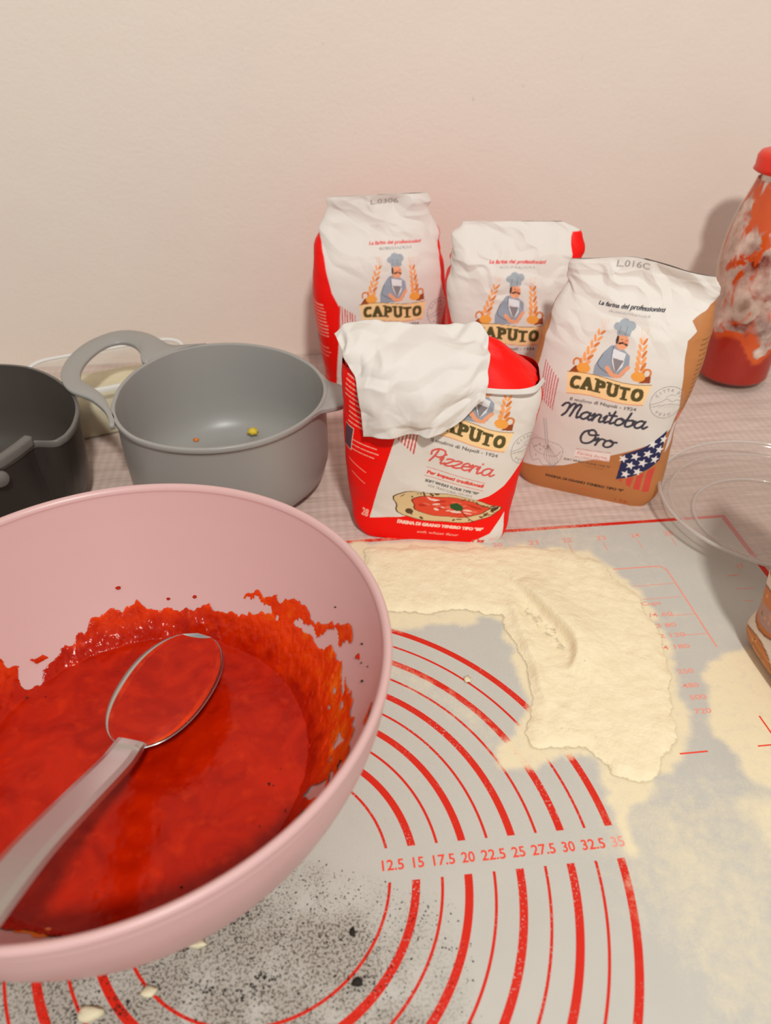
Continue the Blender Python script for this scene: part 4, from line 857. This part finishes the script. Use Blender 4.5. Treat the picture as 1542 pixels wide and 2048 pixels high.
# red shoulder closing towards the top fold
def patch(name, rows_, nu_, nv2, mat, parent, amp, seed, thick=.0, sc=1.6):
    G = np.stack([cr(np.array(r), nu_) for r in rows_]); G = np.stack([cr(G[:, i], nv2) for i in range(nu_)], 1)   # nv2 x nu_
    a_ = np.gradient(G, axis=1); b_ = np.gradient(G, axis=0); nn = np.cross(a_, b_); nn /= np.linalg.norm(nn, axis=-1, keepdims=True)+1e-9
    U_, V_ = np.meshgrid(np.linspace(0, 1, nu_), np.linspace(0, 1, nv2)); w = np.linalg.norm(G[0, -1]-G[0, 0]); hh = np.linalg.norm(G[-1, 0]-G[0, 0])
    h = amp*(crumple(U_*w, V_*hh, sc, seed)+.5*crumple(U_*w, V_*hh, sc*.5, seed+1))
    G = G+nn*h[..., None]
    o = mesh_np(name, G.reshape(-1, 3), grid_faces(nv2, nu_), mat, parent)
    if thick:
        s = o.modifiers.new('s', 'SOLIDIFY'); s.thickness = thick*S; s.offset = 0
    return o
front = [P3(-6.2, -1.8, 13.3), P3(-4, -2.9, 13.1), P3(0, -3.0, 12.6), P3(3.5, -2.95, 12.45), P3(6.0, -2.4, 12.35), P3(6.75, -.8, 12.3)]
midl = [P3(-6.4, -.7, 13.7), P3(-3.5, -1.0, 13.5), P3(0, -1.2, 13.6), P3(3.3, -1.3, 14.0), P3(5.2, -1.2, 13.2), P3(6.7, -.5, 12.4)]
ridg = [P3(-6.5, 0, 14.2), P3(-3, 0, 14.3), P3(0, 0, 14.4), P3(3.1, 0, 15.0), P3(4.9, 0, 13.9), P3(6.65, 0, 12.45)]
back_ = [P3(-6.3, 2, 13.8), P3(-3, 3.0, 13.2), P3(0, 3.1, 12.8), P3(3.1, 3.0, 12.6), P3(5.5, 2.5, 12.4), P3(6.65, .9, 12.3)]
patch('red_shoulder', [front, midl, ridg, back_], 60, 50, 'redpaper', op, .07, 31, .03)
patch('cut_edge', [[P3(2.8, -3.18, 12.75), P3(4.5, -3.2, 12.7), P3(6.2, -2.9, 12.75), P3(7.0, -1.3, 12.7)], [P3(2.8, -3.3, 12.4), P3(4.5, -3.3, 12.35), P3(6.3, -3.0, 12.4), P3(7.15, -1.2, 12.35)]], 30, 6, 'flap', op, .03, 5, .04)
# white flap folded over the front
def pl(off, q): return q
fl_top = [P3(-7.1, -.5, 15.15), P3(-5.6, .3, 15.75), P3(-3, .5, 15.75), P3(0, .5, 15.7), P3(2.4, .2, 15.65), P3(3.15, -.6, 15.35)]
fl_2 = [P3(-6.2, -2.2, 14.2), P3(-4.5, -2.4, 14.7), P3(-2.5, -2.4, 14.6), P3(0, -2.4, 14.5), P3(2.2, -2.5, 14.5), P3(3.3, -2.6, 14.1)]
fl_3 = [P3(-5.3, -3.5, 12.8), P3(-3.9, -3.8, 12.9), P3(-2.2, -4.0, 12.8), P3(0, -4.0, 12.9), P3(2.0, -3.9, 13.1), P3(3.3, -3.7, 13.3)]
fl_4 = [P3(-4.95, -3.9, 11.0), P3(-3.6, -4.3, 11.0), P3(-2.0, -4.4, 11.0), P3(-.2, -4.5, 11.1), P3(1.8, -4.2, 11.7), P3(3.2, -3.95, 12.2)]
fl_5 = [P3(-4.85, -3.9, 9.05), P3(-3.3, -4.2, 9.35), P3(-1.6, -4.3, 9.5), P3(-.1, -4.5, 9.7), P3(1.15, -4.4, 10.2), P3(3.1, -3.9, 12.1)]
patch('white_torn_flap', [fl_top, fl_2, fl_3, fl_4, fl_5], 110, 110, 'flap', op, .48, 61, .03, 2.4)['label'] = 'crumpled white paper flap folded down over the front'

# bag at the right edge (bread picture)
rows = [(0, -5.0, 5.0, 2.9, 0, 6), (.5, -5.4, 5.4, 3.3, 0, 6), (3, -5.5, 5.5, 3.6, 0, 5), (8, -5.6, 5.6, 3.8, 0, 4.5), (12, -5.6, 5.6, 3.2, 0, 4), (15, -5.4, 5.4, 1.8, 0, 3.6), (17.5, -5.2, 5.2, .15, 0, 3)]
make_bag('cream paper bag with a printed picture of bread, cut off at the right edge', (33.6, 7.4), R_(-88), rows, BRD, 0.0, axis=0., res=.1, cr_amp=.15, seed=40, names='paper_bag')

# ================================================================== BOTTLE
bt = empty('sauce_bottle'); tag(bt, 'tall glass passata bottle smeared with tomato, red cap, by the wall at the right', 'bottle')
bc = (46.9, 47.9, TB)
gp = cr([(0.01, .25), (2.6, .2), (3.2, .0), (3.45, .3), (3.55, 1.5), (3.6, 6), (3.75, 9), (3.95, 11.5), (3.95, 13), (3.7, 15.2), (3.3, 16.9), (2.85, 18.4), (2.6, 19.3), (2.6, 20.0)], 70)
lathe('glass_body', gp, bc, 'glass', bt, 96)
ip = cr([(0.01, .5), (2.6, .5), (3.3, .8), (3.4, 1.5), (3.45, 6), (3.6, 9), (3.8, 11.5), (3.8, 13), (3.55, 15.2), (3.15, 16.9), (2.7, 18.4), (2.45, 19.3)], 90)
th_n = 96; o = lathe('sauce_residue', ip, bc, 'residue', bt, th_n)
zz = np.repeat(ip[:, 1], th_n); tth = np.tile(np.arange(th_n)*2*PI/th_n, len(ip)); lvl = 4.9+1.1*np.sin(tth*2+1)+.6*np.sin(tth*5)
attr(o, 'fill', np.clip((lvl-zz)/.8+.5, 0, 1)*1.0+.28*np.exp(-((zz-17.5)/2.2)**2)); tag(o, 'streaky tomato residue inside the glass')
lathe('screw_cap', [(0.01, 21.6), (2.3, 21.6), (2.75, 21.45), (2.95, 21.1), (2.95, 20.3), (3.05, 20.0), (2.8, 19.85), (2.5, 19.9)], bc, 'redcap', bt, 64)

# ================================================================== GLASS DISH
gd = [(0.01, .35), (5.3, .35), (5.7, .5), (7.3, 1.3), (8.15, 1.95), (8.3, 2.05), (8.45, 2.0), (8.45, 1.85), (8.2, 1.7), (7.4, 1.1), (5.8, .2), (5.5, .03), (5.2, .1), (0.01, .12)]
dish = empty('glass_dish'); lathe('dish_body', gd, (38.3, 24.1, 0), 'glassdish', dish, 160)
def ring_(name, r0, z0, w): 
    a = np.linspace(0, 2*PI, 13)[:-1]; return lathe(name, [(r0+w*math.cos(t), z0+w*math.sin(t)) for t in np.linspace(0, 2*PI, 13)], (38.3, 24.1, 0), 'dishring', dish, 160)
ring_('rim_ring', 8.45, 2.0, .13); ring_('step_ring', 7.5, 1.35, .07); ring_('foot_ring', 5.5, .15, .11)
tag(dish, 'round clear shallow dish lying over the far right corner of the mat', 'dish')

# ================================================================== CRUMBS
rn = random.Random(11); L = []
for _ in range(4200):
    x = rn.gauss(-1, 6.5); y = rn.gauss(-3.6, 3.0)
    if y > 2 or x > 9.5 or math.hypot(x-BC[0], y-BC[1]) < 6.9 or y > 1.5-.45*(x-1): continue
    L.append((x, y, .012, rn.choice([.02, .025, .03, .04, .06])))
for cxx, cyy, n in ((.3, -4.5, 26), (-.5, -4.9, 20), (4.36, -5.0, 22), (3.9, -3.2, 8), (4.3, -2.95, 5), (-4.4, -4.4, 30), (-7.0, -4.9, 40), (-5.6, -4.9, 26), (-2.2, -4.6, 20), (-3, -2.7, 40), (-1, -1.6, 30), (8.3, -3.9, 5)):
    for _ in range(n): L.append((rn.gauss(cxx, .32), rn.gauss(cyy, .18), .02, rn.uniform(.03, .085)))
tag(specks('burnt_crumbs', L, 'char'), 'scattered black burnt crumbs on the mat below the pink bowl', 'crumbs', kind='stuff')
for i, (x, y, r, sq, lab) in enumerate(((4.28, -2.94, .13, (1, 1.3, .7), 'single black burnt crumb on the mat, just right of the pink bowl'), (4.36, -5.0, .17, (1.3, 1, .7), 'larger ragged black crumb beside the thin red ring near the bottom'))):
    tag(blob('burnt_crumb', (x, y, .06), r, 'char', i+3, sq, sub=2, amp=.8), lab, 'crumb')
for i, (x, y, r, sq, lab) in enumerate(((-4.45, -4.45, .27, (1.4, .9, .5), 'rounded pale dough scrap under the near side of the pink bowl'), (-6.8, -5.0, .42, (1.3, .7, .45), 'larger pale dough scrap near the bottom left corner'), (-2.6, -2.75, .25, (1.6, .7, .5), 'pale dough scrap tucked against the shadowed foot of the pink bowl'), (12.2, 10.9, .22, (1, 1, .4), 'small yellowish dough scrap lying on a red ring'))):
    tag(blob('dough_scrap', (x, y, .09), r, 'dough', i+50, sq, amp=.8), lab, 'dough scrap')
